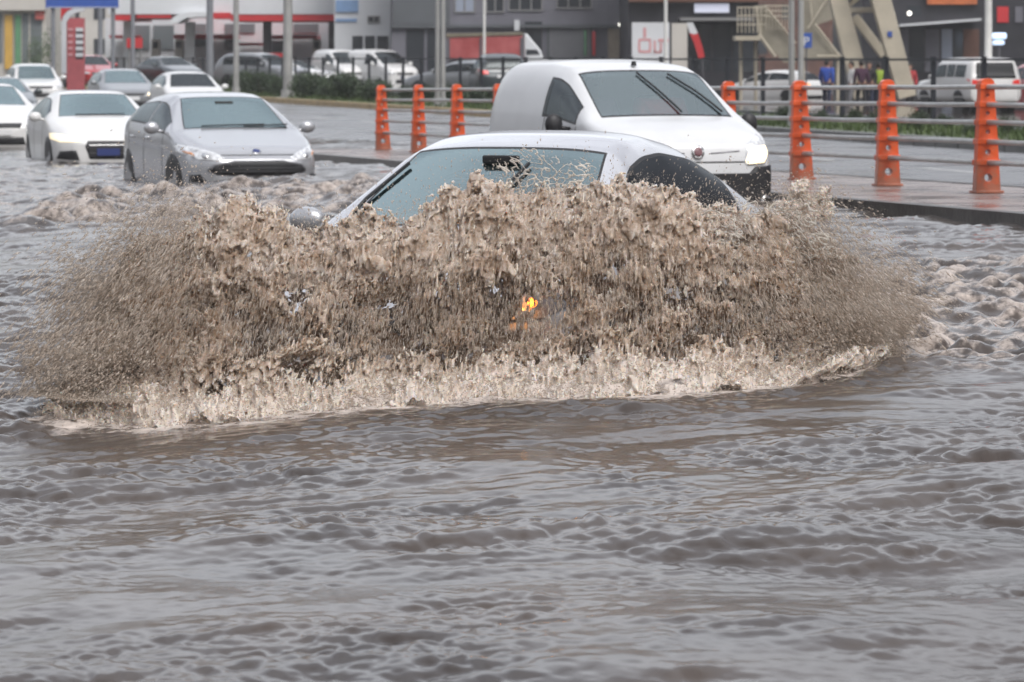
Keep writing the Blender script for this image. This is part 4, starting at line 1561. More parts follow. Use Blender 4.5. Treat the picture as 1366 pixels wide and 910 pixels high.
# ------------------------------------------------------------------ the wall of water in front of the car
def splash_material(name, c_dark, c_mid, c_light, scale=9.0, trans=.25, rough=.28, foam_c=None, clear=0.0, sss=0.0):
    m = bpy.data.materials.new(name)
    m.use_nodes = True
    nt = m.node_tree
    b = nt.nodes["Principled BSDF"]
    out = nt.nodes["Material Output"]
    L = nt.links.new
    tc = nt.nodes.new("ShaderNodeTexCoord")
    n1 = nt.nodes.new("ShaderNodeTexNoise")
    n1.inputs['Scale'].default_value = scale; n1.inputs['Detail'].default_value = 8.0; n1.inputs['Roughness'].default_value = .68
    n1.inputs['Distortion'].default_value = .6
    L(tc.outputs['Object'], n1.inputs['Vector'])
    rp = nt.nodes.new("ShaderNodeValToRGB")
    cr = rp.color_ramp
    cr.elements[0].position = .30; cr.elements[0].color = (*c_dark, 1)
    cr.elements[1].position = .74; cr.elements[1].color = (*c_light, 1)
    e = cr.elements.new(.50); e.color = (*c_mid, 1)
    L(n1.outputs['Fac'], rp.inputs[0])
    colr = rp.outputs[0]
    if foam_c:
        at = nt.nodes.new("ShaderNodeAttribute"); at.attribute_name = "foam"
        fm = nt.nodes.new("ShaderNodeMix"); fm.data_type = 'RGBA'
        fm.inputs['B'].default_value = (*foam_c, 1)
        L(at.outputs['Fac'], fm.inputs['Factor']); L(rp.outputs[0], fm.inputs['A'])
        colr = fm.outputs['Result']
    L(colr, b.inputs['Base Color'])
    b.inputs['Roughness'].default_value = rough
    b.inputs['IOR'].default_value = 1.33
    if sss:                                             # silt in the water scatters light sideways
        b.inputs['Subsurface Weight'].default_value = 1.0
        b.inputs['Subsurface Radius'].default_value = (1.0, .72, .5)
        b.inputs['Subsurface Scale'].default_value = sss
    n2 = nt.nodes.new("ShaderNodeTexNoise")
    n2.inputs['Scale'].default_value = 90.0; n2.inputs['Detail'].default_value = 3.0
    L(tc.outputs['Object'], n2.inputs['Vector'])
    bp = nt.nodes.new("ShaderNodeBump")
    bp.inputs['Strength'].default_value = .4; bp.inputs['Distance'].default_value = .008
    L(n2.outputs['Fac'], bp.inputs['Height']); L(bp.outputs[0], b.inputs['Normal'])
    tl = nt.nodes.new("ShaderNodeBsdfTranslucent")
    L(colr, tl.inputs['Color'])
    mx = nt.nodes.new("ShaderNodeMixShader")
    mx.inputs[0].default_value = trans
    L(b.outputs[0], mx.inputs[1]); L(tl.outputs[0], mx.inputs[2])
    if clear:
        tp = nt.nodes.new("ShaderNodeBsdfTransparent")
        m3 = nt.nodes.new("ShaderNodeMixShader"); m3.inputs[0].default_value = clear
        L(mx.outputs[0], m3.inputs[1]); L(tp.outputs[0], m3.inputs[2])
        mx = m3
    L(mx.outputs[0], out.inputs['Surface'])
    return m


m_splash = splash_material('churned_muddy_water', (.20, .137, .092), (.345, .252, .18), (.52, .41, .315), 6.0, .15, .20, (.78, .71, .64), .16, .010)
m_drop = splash_material('muddy_droplets', (.45, .365, .29), (.63, .55, .47), (.82, .77, .71), 7.0, .45, .2, None, .45)
m_web = splash_material('thin_pale_water', (.55, .50, .44), (.70, .66, .60), (.85, .82, .78), 9.0, .45, .12, None, .15)

SU, SV = 240, 120                                   # resolution of the guiding sheet
us = np.linspace(0, 1, SU); vs = np.linspace(0, 1, SV)
PROF_V = [0, .10, .20, .30, .42, .54, .66, .78, .90, 1.0]
PROF_D = [-.20, .06, .32, .50, .57, .60, .68, .84, 1.06, 1.32]       # set back from the foot (m)
PROF_Z = [-.03, .025, .075, .18, .36, .55, .74, .89, .975, 1.0]           # part of the crest height


def sheet(us, vs):
    U, Vv = np.meshgrid(us, vs, indexing='ij')
    pxf, pxc = lerp(58, 1186, U), lerp(140, 1146, U)
    Yf = foot_Y(pxf)
    endk = sst(0, .16, U) * (1 - sst(.84, 1, U))
    D = np.interp(Vv, PROF_V, PROF_D) * (.45 + .55 * endk) + .12 * np.sin(U * 9 + 1) * Vv
    Yp = Yf + D
    Yc = Yf + (PROF_D[-2]) * (.45 + .55 * endk)
    zc = HC - (np.interp(pxc, cx_, cy_) + 20 + 9 * np.exp(-((pxc - 520) / 90) ** 2) + 34 * np.exp(-((pxc - 120) / 90) ** 2) + 26 * np.exp(-((pxc - 1160) / 110) ** 2) - HY) * Yc / FPX
    z = zc * np.interp(Vv, PROF_V, PROF_Z)
    pxv = lerp(pxf, pxc, np.clip(np.interp(Vv, PROF_V, PROF_Z), 0, 1) ** .8)
    Xp = (pxv - 683) / FPX * np.where(Vv > -1, Yf + np.interp(Vv, PROF_V, PROF_D) * (.45 + .55 * endk), 0)
    z = z + water_z(Xp, Yp) * (1 - np.clip(z / .35, 0, 1)) - .02 * (Vv < .05)
    return np.stack([Xp, Yp, z], -1).astype(np.float32)


S = sheet(us, vs)
dU = np.gradient(S, axis=0); dV = np.gradient(S, axis=1)
Nn = np.cross(dU, dV)
Nn /= np.linalg.norm(Nn, axis=2, keepdims=True) + 1e-9
if Nn[SU // 2, SV // 2, 1] > 0: Nn = -Nn              # towards the lens side
# smooth the normals so the froth does not fold over itself
for _ in range(12):
    Q = Nn.copy()
    Q[1:-1] = (Nn[:-2] + Nn[1:-1] * 2 + Nn[2:]) / 4
    Nn = Q.copy()
    Nn[:, 1:-1] = (Q[:, :-2] + Q[:, 1:-1] * 2 + Q[:, 2:]) / 4
Nn /= np.linalg.norm(Nn, axis=2, keepdims=True) + 1e-9


def on_sheet(u, v, w):
    """Sheet coordinates (arrays in 0..1, 0..1, metres) -> world."""
    x = np.clip(u, 0, 1) * (SU - 1.001); y = np.clip(v, 0, 1) * (SV - 1.001)
    i, j = x.astype(int), y.astype(int)
    fx, fy = (x - i)[:, None], (y - j)[:, None]
    out = []
    for T in (S, Nn):
        out.append((T[i, j] * (1 - fx) + T[i + 1, j] * fx) * (1 - fy) + (T[i, j + 1] * (1 - fx) + T[i + 1, j + 1] * fx) * fy)
    return out[0] + out[1] * w[:, None]


GU, GV, GW = 680, 380, 68
WH = .23                                             # half depth of the froth volume (m)
cu, cv, cw = 3.55 / GU, 1.9 / GV, 2 * WH / GW       # cell sizes (m)
clump = fft_noise((GU, GV, GW), (.11 / cu, .17 / cv, .12 / cw), 21)
lump = fft_noise((GU, GV, GW), (.060 / cu, .13 / cv, .060 / cw), 22)
strk = fft_noise((GU, GV, GW), (.022 / cu, .13 / cv, .028 / cw), 23)
mid_ = fft_noise((GU, GV, GW), (.034 / cu, .042 / cv, .034 / cw), 25)
fine = fft_noise((GU, GV, GW), (.019 / cu, .023 / cv, .021 / cw), 24)
Uu = np.linspace(0, 1, GU, dtype=np.float32)[:, None, None]
Vq = np.linspace(0, 1, GV, dtype=np.float32)[None, :, None]
Wq = np.linspace(-WH, WH, GW, dtype=np.float32)[None, None, :]
T = .032 + 0 * (Uu + Vq)
T = T - .030 * sst(.92, 1.0, Vq)
T = T - .05 * (1 - sst(-.02, .06, Uu)) - .07 * sst(.94, 1.02, Uu)
# the hollow of the wave is thin and torn into falling strings
hollow = sst(.18, .28, Vq) * (1 - sst(.45, .66, Vq)) * sst(.12, .30, Uu) * (1 - sst(.80, .92, Uu))
low = fft_noise((GU, GV), (.75 / cu, .60 / cv), 29)[:, :, None]
low2 = fft_noise((GU, GV), (.30 / cu, .34 / cv), 30)[:, :, None]
T = T - (.029 + .012 * low2) * hollow - .010 * np.maximum(low2 - .3, 0) + .012 * (1 - sst(0, .12, Vq))
sk = .0075 + .013 * hollow
rough_ = 1 - .25 * (1 - sst(.10, .30, Vq)) + .8 * sst(.86, 1, Vq) + .5 * (1 - sst(0, .12, Uu)) + .5 * sst(.88, 1, Uu)
f = T + rough_ * (.006 * clump + .0075 * lump + sk * strk + .0046 * mid_ + .0040 * fine)
f -= np.abs(Wq + .024 * low + .014 * low2 + .013 * clump[:, :, GW // 2][:, :, None] + .008 * lump[:, :, GW // 3][:, :, None])
# a smooth sheet added behind the torn one, coloured dark to shade the hollow
back = .009 + .004 * clump + .004 * lump + .003 * mid_ - np.abs(Wq + .115 + .018 * low2 + .010 * clump[:, :, 20][:, :, None])
back -= .05 * (1 - sst(.16, .26, Vq)) + .05 * sst(.70, .82, Vq) + .05 * (1 - sst(.06, .14, Uu)) + .05 * sst(.88, .96, Uu)
f = np.maximum(f, back)
del back
# where the lamp burns through
lu, lv = 0.602, 0.46
rr_ = np.sqrt(((Uu - lu) * 3.5) ** 2 + ((Vq - lv) * 1.5) ** 2)
f -= .055 * np.exp(-(rr_ / .028) ** 2) + .09 * np.exp(-(rr_ / .085) ** 2) * sst(.05, .08, -Wq)
f[0], f[-1], f[:, -1], f[:, :, 0], f[:, :, -1] = -1, -1, -1, -1, -1
vein = .42 * strk + .14 * mid_ + .12 * fine + .24 * lump + .20 * clump + .22 * low2
foam_light = np.clip((1 - sst(.10, .34, Vq)) * .55 + .12 + .20 * sst(.60, .95, Vq) + (.9 + 0 * Uu) * np.maximum(vein, -.35) * .42 + .04 - .55 * sst(.05, .09, -Wq) * sst(.14, .24, Vq), 0, 1)  # foot foam and veins; crest light and hollow shade are put into the colour
del lump, strk, fine, mid_
Vt, Fq = surface_nets(f)
pos = on_sheet(Vt[:, 0] / (GU - 1), Vt[:, 1] / (GV - 1), Vt[:, 2] * cw - WH)
vi = np.clip(np.round(Vt).astype(int), 0, np.array(f.shape) - 1)
splash = np_mesh('splash', pos, Fq, m_splash, attrs={'foam': foam_light[vi[:, 0], vi[:, 1], vi[:, 2]]})
del foam_light
tag(splash, 'wide curling wall of churned brown water thrown up in front of the silver car', 'splash')
del f, clump
print('splash faces', len(Fq))


# web of thin water in front of the windscreen
def web(u0, u1, Yw, top, bot, seed, name, parent, nu=220, nv=200):
    nw = 14
    a = fft_noise((nu, nv), (26, 30), seed)
    b = fft_noise((nu, nv), (13, 15), seed + 1)
    r = fft_noise((nu, nv), (9, 9), seed + 2)
    d = np.minimum(np.abs(a) / 1.2, np.abs(b + .2) / .9 + .10)
    vv = np.linspace(0, 1, nv)[None, :]; uu = np.linspace(0, 1, nu)[:, None]
    env = sst(0, .10, uu) * (1 - sst(.82, 1, uu)) * (1 - sst(.80, 1.0, vv + .10 * np.sin(uu * 11)))
    wdt = .0105 * (1.15 - vv * .55) * env - .05 * d * .55 + .002 * r - .004 * (1 - env)
    w = np.linspace(-.02, .02, nw)[None, None, :]
    ff = (wdt[:, :, None] - np.abs(w + .006 * a[:, :, None] * 0)).astype(np.float32)
    ff[0] = ff[-1] = -1; ff[:, 0] = -1; ff[:, -1] = -1; ff[:, :, 0] = -1; ff[:, :, -1] = -1
    Vt, Fq = surface_nets(ff)
    px = lerp(u0, u1, Vt[:, 0] / (nu - 1)); py = lerp(bot, top, Vt[:, 1] / (nv - 1))
    px = px + 14 * np.sin(py * .06)
    Yd = Yw - (Vt[:, 2] / (nw - 1) - .5) * .04 + .06 * np.sin(px * .05) + .12 * (Vt[:, 1] / nv)
    W = np.stack([(px - 683) / FPX * Yd, Yd, HC - (py - HY) * Yd / FPX], 1)
    return np_mesh(name, W, Fq, m_web, parent)


web(640, 800, 15.0, 190, 300, 71, 'water_strands', splash)
web(930, 1130, 15.0, 255, 345, 81, 'water_strands', splash, 240, 150)


# ------------------------------------------------------------------ spray
def drops(P0, rad, stretch, dirs, seed):
    """Elongated octahedra: centres, radii, stretch along dirs."""
    n = len(P0)
    r = np.random.default_rng(seed)
    d = dirs / (np.linalg.norm(dirs, axis=1)[:, None] + 1e-9)
    a = np.cross(d, r.normal(0, 1, (n, 3))); a /= np.linalg.norm(a, axis=1)[:, None] + 1e-9
    b = np.cross(d, a)
    V = np.empty((n, 6, 3), np.float32)
    l = (rad * stretch)[:, None]; q = rad[:, None]
    V[:, 0] = P0 + d * l; V[:, 1] = P0 - d * l * 1.25
    V[:, 2] = P0 + a * q; V[:, 3] = P0 + b * q; V[:, 4] = P0 - a * q; V[:, 5] = P0 - b * q
    t = np.array([(0, 2, 3), (0, 3, 4), (0, 4, 5), (0, 5, 2), (1, 3, 2), (1, 4, 3), (1, 5, 4), (1, 2, 5)])
    F = (np.arange(n)[:, None, None] * 6 + t[None]).reshape(-1, 3)
    return V.reshape(-1, 3), F


rg = np.random.default_rng(31)
parts = []


def flow(u, v):
    p = on_sheet(u, np.clip(v + .02, 0, 1), np.zeros_like(u)) - on_sheet(u, np.clip(v - .02, 0, 1), np.zeros_like(u))
    return p


# 1 falling strings over the hollow
n = 9000
u = rg.uniform(.03, .97, n); v = np.clip(rg.normal(.46, .15, n), .12, .85)
parts.append((on_sheet(u, v, rg.uniform(.0, .14, n)), rg.uniform(.0009, .0026, n), rg.uniform(3, 11, n), flow(u, v) + rg.normal(0, .004, (n, 3))))
# 1b fine spatter all over the face
n = 80000
u = rg.uniform(.0, 1, n); v = rg.uniform(.03, .97, n)
parts.append((on_sheet(u, v, rg.normal(.05, .035, n)), rg.uniform(.0005, .0014, n), rg.uniform(2, 9, n), flow(u, v) + rg.normal(0, .006, (n, 3))))
# 2 beads leaping off the crest
n = 4000
u = rg.uniform(.02, .98, n)
p = on_sheet(u, np.full(n, .97), rg.normal(0, .10, n))
hgt = rg.exponential(.016, n)
p[:, 2] += hgt - .02
p[:, 0] += (u - .5) * hgt * 1.2 + rg.normal(0, .02, n)
parts.append((p, rg.uniform(.0012, .0042, n) * np.exp(-hgt * 3), rg.uniform(1, 2.6, n), np.stack([(u - .5) * .8, rg.normal(0, .3, n), np.ones(n) * .6], 1)))
# 3 fans thrown out at both ends
for sd, cen in ((-1, .05), (1, .955)):
    n = 105000
    u = np.clip(cen + rg.normal(0, .05, n), 0, 1); v = rg.uniform(.05, 1, n)
    p = on_sheet(u, v, rg.normal(.02, .13, n))
    out = rg.exponential(.06, n) * rg.random(n)
    p[:, 0] += sd * out
    p[:, 2] = np.maximum(p[:, 2] - out * .28 + rg.normal(0, .02, n), .005)
    fl = flow(u, v)
    fl[:, 0] += -sd * .02
    parts.append((p, rg.uniform(.0005, .0011, n) + .0050 * rg.random(n) ** 9, rg.uniform(1.5, 6, n), fl + rg.normal(0, .004, (n, 3))))
# 4 froth hopping along the foot
n = 13000
u = rg.uniform(0, 1, n); v = np.clip(np.abs(rg.normal(0, .12, n)), 0, .4)
p = on_sheet(u, v, rg.exponential(.035, n))
p[:, 1] -= rg.exponential(.05, n)
parts.append((p, rg.uniform(.001, .0036, n), rg.uniform(1, 3, n), rg.normal(0, 1, (n, 3)) * [1, .5, .6]))
Vs, Fs, b = [], [], 0
for i, (p, rd_, st_, dr_) in enumerate(parts):
    v_, f_ = drops(p, rd_, st_, dr_, 40 + i)
    Vs.append(v_); Fs.append(f_ + b); b += len(v_)
spray = np_mesh('spray', np.concatenate(Vs), np.concatenate(Fs), m_drop, splash)
tag(spray, kind='stuff')


# ------------------------------------------------------------------ smaller splashes
def small_splash(x0, x1, py_top, py_bot, Yw, seed, label, depth=.22, nu=150, nv=90, nw=50, amp=.75):
    cw_ = 2 * depth / nw
    Xw = (x1 - x0) / FPX * Yw; Zh = (py_bot - py_top) / FPX * Yw
    a, b_ = Xw / nu, Zh * 1.3 / nv
    n1 = fft_noise((nu, nv, nw), (.16 / a, .15 / b_, .15 / cw_), seed)
    n2 = fft_noise((nu, nv, nw), (.05 / a, .055 / b_, .05 / cw_), seed + 1)
    n3 = fft_noise((nu, nv, nw), (.022 / a, .03 / b_, .025 / cw_), seed + 2)
    U = np.linspace(-1, 1, nu)[:, None, None]; V_ = np.linspace(0, 1.3, nv)[None, :, None]; W_ = np.linspace(-1, 1, nw)[None, None, :]
    env = 1 - np.sqrt((np.abs(U * 1.35) ** 2) + (V_ / .80 + .12 * np.sin(U * 7 + seed)) ** 2 + (W_ * 1.35) ** 2)
    ff = (env * .16 + amp * (.045 * n1 + .032 * n2 + .016 * n3)).astype(np.float32)
    ff[0] = ff[-1] = -1; ff[:, -1] = -1; ff[:, 0] = -1; ff[:, :, 0] = -1; ff[:, :, -1] = -1
    Vt, Fq = surface_nets(ff)
    px = lerp(x0, x1, Vt[:, 0] / (nu - 1))
    Yd = Yw + (Vt[:, 2] / (nw - 1) - .5) * 2 * depth
    zb = HC - (py_bot - HY) * Yw / FPX
    W = np.stack([(px - 683) / FPX * Yw, Yd, zb + Vt[:, 1] / (nv - 1) * Zh * 1.3 - .02], 1)
    vi = np.clip(np.round(Vt).astype(int), 0, np.array(n1.shape) - 1)
    fa_ = np.clip(.45 + .25 * (n1 + n2)[vi[:, 0], vi[:, 1], vi[:, 2]], 0, 1)
    o = np_mesh('splash', W, Fq, m_splash, attrs={'foam': fa_})
    tag(o, label, 'splash')
    rr = np.random.default_rng(seed + 5)
    k = 700
    p = np.stack([rr.normal((W[:, 0].min() + W[:, 0].max()) / 2, Xw * .26, k), rr.normal(Yw, depth * .5, k), zb + Zh * .55 + rr.normal(0, Zh * .32, k)], 1)
    v_, f_ = drops(p, rr.uniform(.003, .008, k), rr.uniform(1, 2, k), rr.normal(0, 1, (k, 3)), seed)
    sp_ = np_mesh('spray', v_, f_, m_drop, o)
    tag(sp_, kind='stuff')
    return o


small_splash(1032, 1116, 248, 292, 25.0, 131, 'tan tuft of splashing water beside the black corner of the van bumper')
# ------------------------------------------------------------------ buildings and the rest of the background
def Wp(px, Y): return (px - 683.0) / FPX * Y
def Hp(py, Y): return HC - (py - HY) * Y / FPX


def slab(mb, px0, px1, py0, py1, Y, d=.3, z0=None):
    """Upright block whose front stands at distance Y; columns px0..px1, rows py0 (top)..py1; d metres deep."""
    zb = Hp(py1, Y) if z0 is None else z0
    return mb.span((Wp(px0, Y), Y, zb), (Wp(px1, Y), Y + d, Hp(py0, Y)))


m_wgrey = mat('grey_render', (0.155, 0.155, 0.18), 0.8, var=.12, vscale=.4)
m_wgrey2 = mat('darker_grey_render', (0.10, 0.11, 0.12), 0.8, var=.12, vscale=.4)
m_wwhite = mat('white_cladding', (0.60, 0.62, 0.64), 0.6, var=.06, vscale=.4)
m_wcream = mat('cream_render', (0.50, 0.48, 0.44), 0.8, var=.08, vscale=.4)
m_wdark = mat('dark_fascia', (0.022, 0.022, 0.028), 0.5, var=.3, vscale=.6)
m_wbrown = mat('brown_fascia', (0.10, 0.045, 0.03), 0.6, var=.3, vscale=.6)
m_win = mat('dark_window', (0.03, 0.035, 0.042), 0.12, spec=.8)
m_winl = mat('pale_window', (0.30, 0.34, 0.42), 0.2, spec=.7)
m_shut = mat('roller_shutter', (0.30, 0.30, 0.32), 0.5, var=.05)
m_beige = mat('beige_steel', (0.42, 0.38, 0.30), 0.7, var=.12, vscale=1.0)
m_beiged = mat('beige_mesh', (0.26, 0.24, 0.19), 0.7, var=.15, vscale=1.5)
m_redc = mat('red_cladding', (0.50, 0.03, 0.035), 0.5, var=.1, vscale=.6)
m_redp = mat('faded_red_sheet', (0.27, 0.035, 0.035), 0.6, col2=(.40, .10, .10), vscale=1.2)
m_pink = mat('pink_print', (0.58, 0.30, 0.31), 0.6, var=.1)
m_blue = mat('blue_sign', (0.03, 0.085, 0.34), 0.5, var=.1)
m_bluef = mat('faded_blue_print', (0.20, 0.32, 0.52), 0.6, var=.1)
m_yel = mat('yellow_panel', (0.55, 0.34, 0.07), 0.6, var=.1)
m_grn = mat('green_panel', (0.10, 0.25, 0.13), 0.6, var=.1)
m_signl = mat('lit_shop_sign', (0.5, 0.52, 0.6), 0.5, emit=(.75, .8, 1.0), estr=.28)
m_signb = mat('lit_blue_sign', (0.5, 0.6, 0.8), 0.5, emit=(.62, .78, 1.0), estr=1.2)
m_lamp = mat('wall_lamp_glow', (0.9, 0.9, 0.9), 0.5, emit=(1, .95, .85), estr=2.5)
m_orangef = mat('orange_fascia', (0.42, 0.12, 0.04), 0.6, var=.2)
m_steel = mat('dull_steel', (0.25, 0.25, 0.25), 0.5, metal=.4)
m_dgrey = mat('dark_grey_metal', (0.09, 0.09, 0.10), 0.5)


def building(px0, px1, Y, top, depth, m, label, name='building', cat='building'):
    t = empty(name, (Wp((px0 + px1) / 2, Y), Y, -.6), 0, label, cat)
    t['o'] = 0
    del t['o']
    b = MB().span((Wp(px0, Y), Y, -.75), (Wp(px1, Y), Y + depth, top))
    put(b, 'wall', m, t)
    r = MB().span((Wp(px0, Y) - .15, Y - .15, top), (Wp(px1, Y) + .15, Y + depth + .15, top + .25))
    put(r, 'roof', m_dgrey, t)
    return t


def put(mb, name, m, t, **kw):
    """Build a collector given in world coordinates as a part of t (or of a part of t)."""
    root = t
    off = Vector(root.location)
    while root.parent is not None:
        root = root.parent
        off += root.location
    mb.v = [tuple(Vector(v) - off) for v in mb.v]
    return mb.build(name, m, t, **kw)


def window(t, px0, px1, py0, py1, Y, m=None, bars=1, fm=None):
    """Framed window standing 6 cm proud of the wall: frame > pane."""
    fr = MB()
    x0, x1, z0, z1 = Wp(px0, Y), Wp(px1, Y), Hp(py1, Y), Hp(py0, Y)
    w = .07
    y0, y1 = Y - .07, Y + .04
    fr.span((x0, y0, z0), (x0 + w, y1, z1)); fr.span((x1 - w, y0, z0), (x1, y1, z1))
    fr.span((x0 + w, y0, z0), (x1 - w, y1, z0 + w)); fr.span((x0 + w, y0, z1 - w), (x1 - w, y1, z1))
    for k in range(1, bars + 1):
        xc = lerp(x0, x1, k / (bars + 1))
        fr.span((xc - w / 2, y0, z0 + w), (xc + w / 2, y1, z1 - w))
    f = put(fr, 'window', fm or m_wwhite, t)
    put(MB().span((x0 + w * .5, Y - .03, z0 + w * .5), (x1 - w * .5, Y - .012, z1 - w * .5)), 'pane', m or m_win, f)
    return f


def panel(t, name, px0, px1, py0, py1, Y, m, proud=.06):
    return put(MB().span((Wp(px0, Y), Y - proud, Hp(py1, Y)), (Wp(px1, Y), Y + .02, Hp(py0, Y))), name, m, t)


# ---- grey workshop block
B = building(522, 836, 162, 9.5, 14, m_wgrey, 'grey concrete workshop block with roller shutters behind the red truck')
for i, (a, b, c, d, mm, n) in enumerate(((606, 634, -24, 17, m_winl, 1), (648, 673, -24, 17, m_win, 1), (678, 724, -24, 15, m_win, 2), (742, 790, -24, 12, m_win, 2))):
    window(B, a, b, c, d, 162, mm, n, m_steel)
for a, b in ((606, 634), (648, 673), (678, 724), (742, 790)):
    window(B, a, b, -150, -90, 162, m_win, 1, m_steel)
panel(B, 'ledge', 522, 836, 33, 37, 162, m_wgrey2, .25)
panel(B, 'wall_panel', 524, 600, -30, 32, 162, m_wgrey2, .08)
for a, b, c in ((542, 566, 40), (570, 592, 40), (700, 723, 29)):
    panel(B, 'door', a, b, c, 104, 162, m_win, .05)
for a, b in ((733, 787),):
    s = panel(B, 'shutter', a, b, 39, 104, 162, m_shut, .05)
    rm = MB()
    for k in range(18):
        z = lerp(Hp(104, 162), Hp(39, 162), (k + .5) / 18)
        rm.span((Wp(a, 162) + .02, 161.92, z - .02), (Wp(b, 162) - .02, 161.95, z + .02))
    put(rm, 'shutter_rib', m_wgrey2, s)
    panel(B, 'shutter_frame', a - 3, a, 35.5, 104, 162, m_wgrey2, .12)
    panel(B, 'shutter_frame', b, b + 2, 35.5, 104, 162, m_wgrey2, .12)
panel(B, 'door', 811, 833, 38, 104, 162, mat('beige_door', (.32, .27, .21), .6, var=.1), .07)
panel(B, 'sign_board', 779, 782, 40, 74, 162, m_grn, .3)
panel(B, 'sign_board', 790, 794, 42, 74, 162, m_redc, .3)
panel(B, 'light_box', 686, 693, 27, 41, 162, m_wwhite, .4)
put(MB().ball((Wp(828, 162), 161.75, Hp(33, 162)), .12), 'wall_lamp', m_lamp, B)

# ---- white warehouse with faded blue sign
B = building(446, 521, 166, 7.5, 16, m_wwhite, 'white warehouse with a faded blue sign and dark loading doors')
panel(B, 'sign_board', 448, 478, 0, 16, 166, m_bluef, .1)
panel(B, 'sign_strip', 448, 476, 25, 29, 166, m_bluef, .07)
window(B, 490, 507, 21, 31, 166, m_win, 1, m_steel)
for a, b in ((470, 484), (487, 500), (503, 518)):
    panel(B, 'door', a, b, 48, 104, 166, m_win, .05)

# ---- dark shop front with white hoarding
B = building(838, 1012, 148, 8, 12, m_wdark, 'low dark shop front with a pale lit sign above a printed white hoarding')
panel(B, 'fascia', 838, 1012, -34, 3, 148, m_wbrown, .5)
sg = panel(B, 'sign_board', 926, 972, 5, 17, 148, m_signl, .35)
panel(B, 'awning', 905, 1000, 24, 28, 148, m_steel, 1.6)
for a, b in ((930, 948), (952, 975), (978, 1005)):
    panel(B, 'shop_window', a, b, 33, 96, 148, m_win, .05)
t = empty('hoarding', (Wp(880, 140), 140, -.6), 0, 'white printed hoarding with a pink ringed square, standing before the dark shop front', 'hoarding')
put(MB().span((Wp(843, 140), 140, -.5), (Wp(893, 140), 140.08, Hp(30, 140))), 'board', m_wwhite, t)
put(MB().span((Wp(896, 140), 140, -.5), (Wp(917, 140), 140.08, Hp(31, 140))), 'board', m_wcream, t)
rg_ = MB()
for k in range(24):
    t0, t1 = 2 * math.pi * k / 24, 2 * math.pi * (k + 1) / 24
    cxx, czz = Wp(860, 140), Hp(61, 140)
    q = []
    for tt, r_ in ((t0, .30), (t1, .30), (t1, .20), (t0, .20)):
        sq = r_ / max(abs(math.cos(tt)), abs(math.sin(tt))) * .9 * .8 + r_ * .2
        q.append((cxx + sq * math.cos(tt), 139.985, czz + sq * 1.1 * math.sin(tt)))
    rg_.prism(q, (0, .01, 0))
put(rg_, 'printed_ring', m_pink, t)
pm = MB()
pm.span((Wp(858, 140), 139.985, Hp(50, 140)), (Wp(862, 140), 139.995, Hp(37, 140)))
for a, b, c, d in ((872, 875, 54, 70), (872, 882, 68, 71), (878, 892, 52, 56), (880, 883, 57, 70), (886, 890, 57, 63)):
    pm.span((Wp(a, 140), 139.985, Hp(d, 140)), (Wp(b, 140), 139.995, Hp(c, 140)))
put(pm, 'printed_strokes', m_pink, t)
t = empty('banner_flag', (Wp(930, 138), 138, -.5), 0, 'tall leaning feather flag, white above and red below, beside the white hoarding', 'flag')
fl = [(916, 30), (924, 30), (931, 44), (937, 62), (940, 76), (932, 78), (926, 58), (920, 44)]
put(MB().prism([(Wp(a, 138), 138, Hp(b, 138)) for a, b in fl[:3] + [(926, 46), (920, 44)]], (0, .03, 0)), 'flag_cloth', m_wwhite, t)
put(MB().prism([(Wp(a, 138), 138, Hp(b, 138)) for a, b in [(920.2, 44.3), (926, 46.3), (931, 44.3), (937, 62), (940, 76), (932, 78), (926, 58)]], (0, .03, 0)), 'flag_cloth', m_redc, t)
put(MB().cyl((Wp(940, 138), 138.05, -.5), (Wp(936, 138), 138.05, Hp(60, 138)), .03), 'flag_pole', m_dgrey, t)

# ---- dark shops on the right
B = building(1150, 1440, 152, 8, 14, m_wdark, 'long dark shop row with a thin white awning edge behind the leaning concrete legs')
panel(B, 'fascia', 1236, 1302, -20, 6, 152, m_orangef, .3)
aw = MB()
aw.prism([(Wp(1194, 152), 150.2, Hp(33, 152)), (Wp(1302, 152), 150.2, Hp(25, 152)), (Wp(1302, 152), 150.2, Hp(28, 152)), (Wp(1194, 152), 150.2, Hp(36, 152))], (0, 1.8, 0))
put(aw, 'awning', m_wwhite, B)
for a, b, mm in ((1198, 1212, m_wgrey), (1213, 1232, m_win), (1234, 1253, m_wgrey), (1256, 1270, m_winl), (1272, 1284, m_win), (1285, 1306, m_wbrown)):
    panel(B, 'shop_window' if mm in (m_win, m_winl) else 'shop_panel', a, b, 39, 96, 152, mm, .05)
for a, b, mm in ((1210, 1228, m_win), (1330, 1345, m_redc), (1354, 1364, m_wgrey), (1372, 1396, m_win)):
    panel(B, 'sign_board', a, b, 9, 30, 152, mm, .08) if mm is not m_win else panel(B, 'shop_window', a, b, 8, 22, 152, mm, .05)
for a, b in ((1190, 18), (1212, 18)):
    put(MB().ball((Wp(a, 152), 151.7, Hp(b, 152)), .10), 'wall_lamp', m_lamp, B)
t = empty('lit_sign', (Wp(1333, 146), 146, -.5), 0, 'small glowing blue white sign in two tiers right of the thick white pole', 'sign')
put(MB().span((Wp(1324, 146), 146, Hp(52, 146)), (Wp(1343, 146), 146.3, Hp(44, 146))), 'sign_panel', m_signb, t, bevel=.06)
put(MB().span((Wp(1325, 146), 146, Hp(60, 146)), (Wp(1340, 146), 146.3, Hp(54, 146))), 'sign_panel', m_signb, t, bevel=.06)
put(MB().cyl((Wp(1333, 146), 146.15, -.6), (Wp(1333, 146), 146.15, Hp(60.5, 146)), .06), 'post', m_dgrey, t)

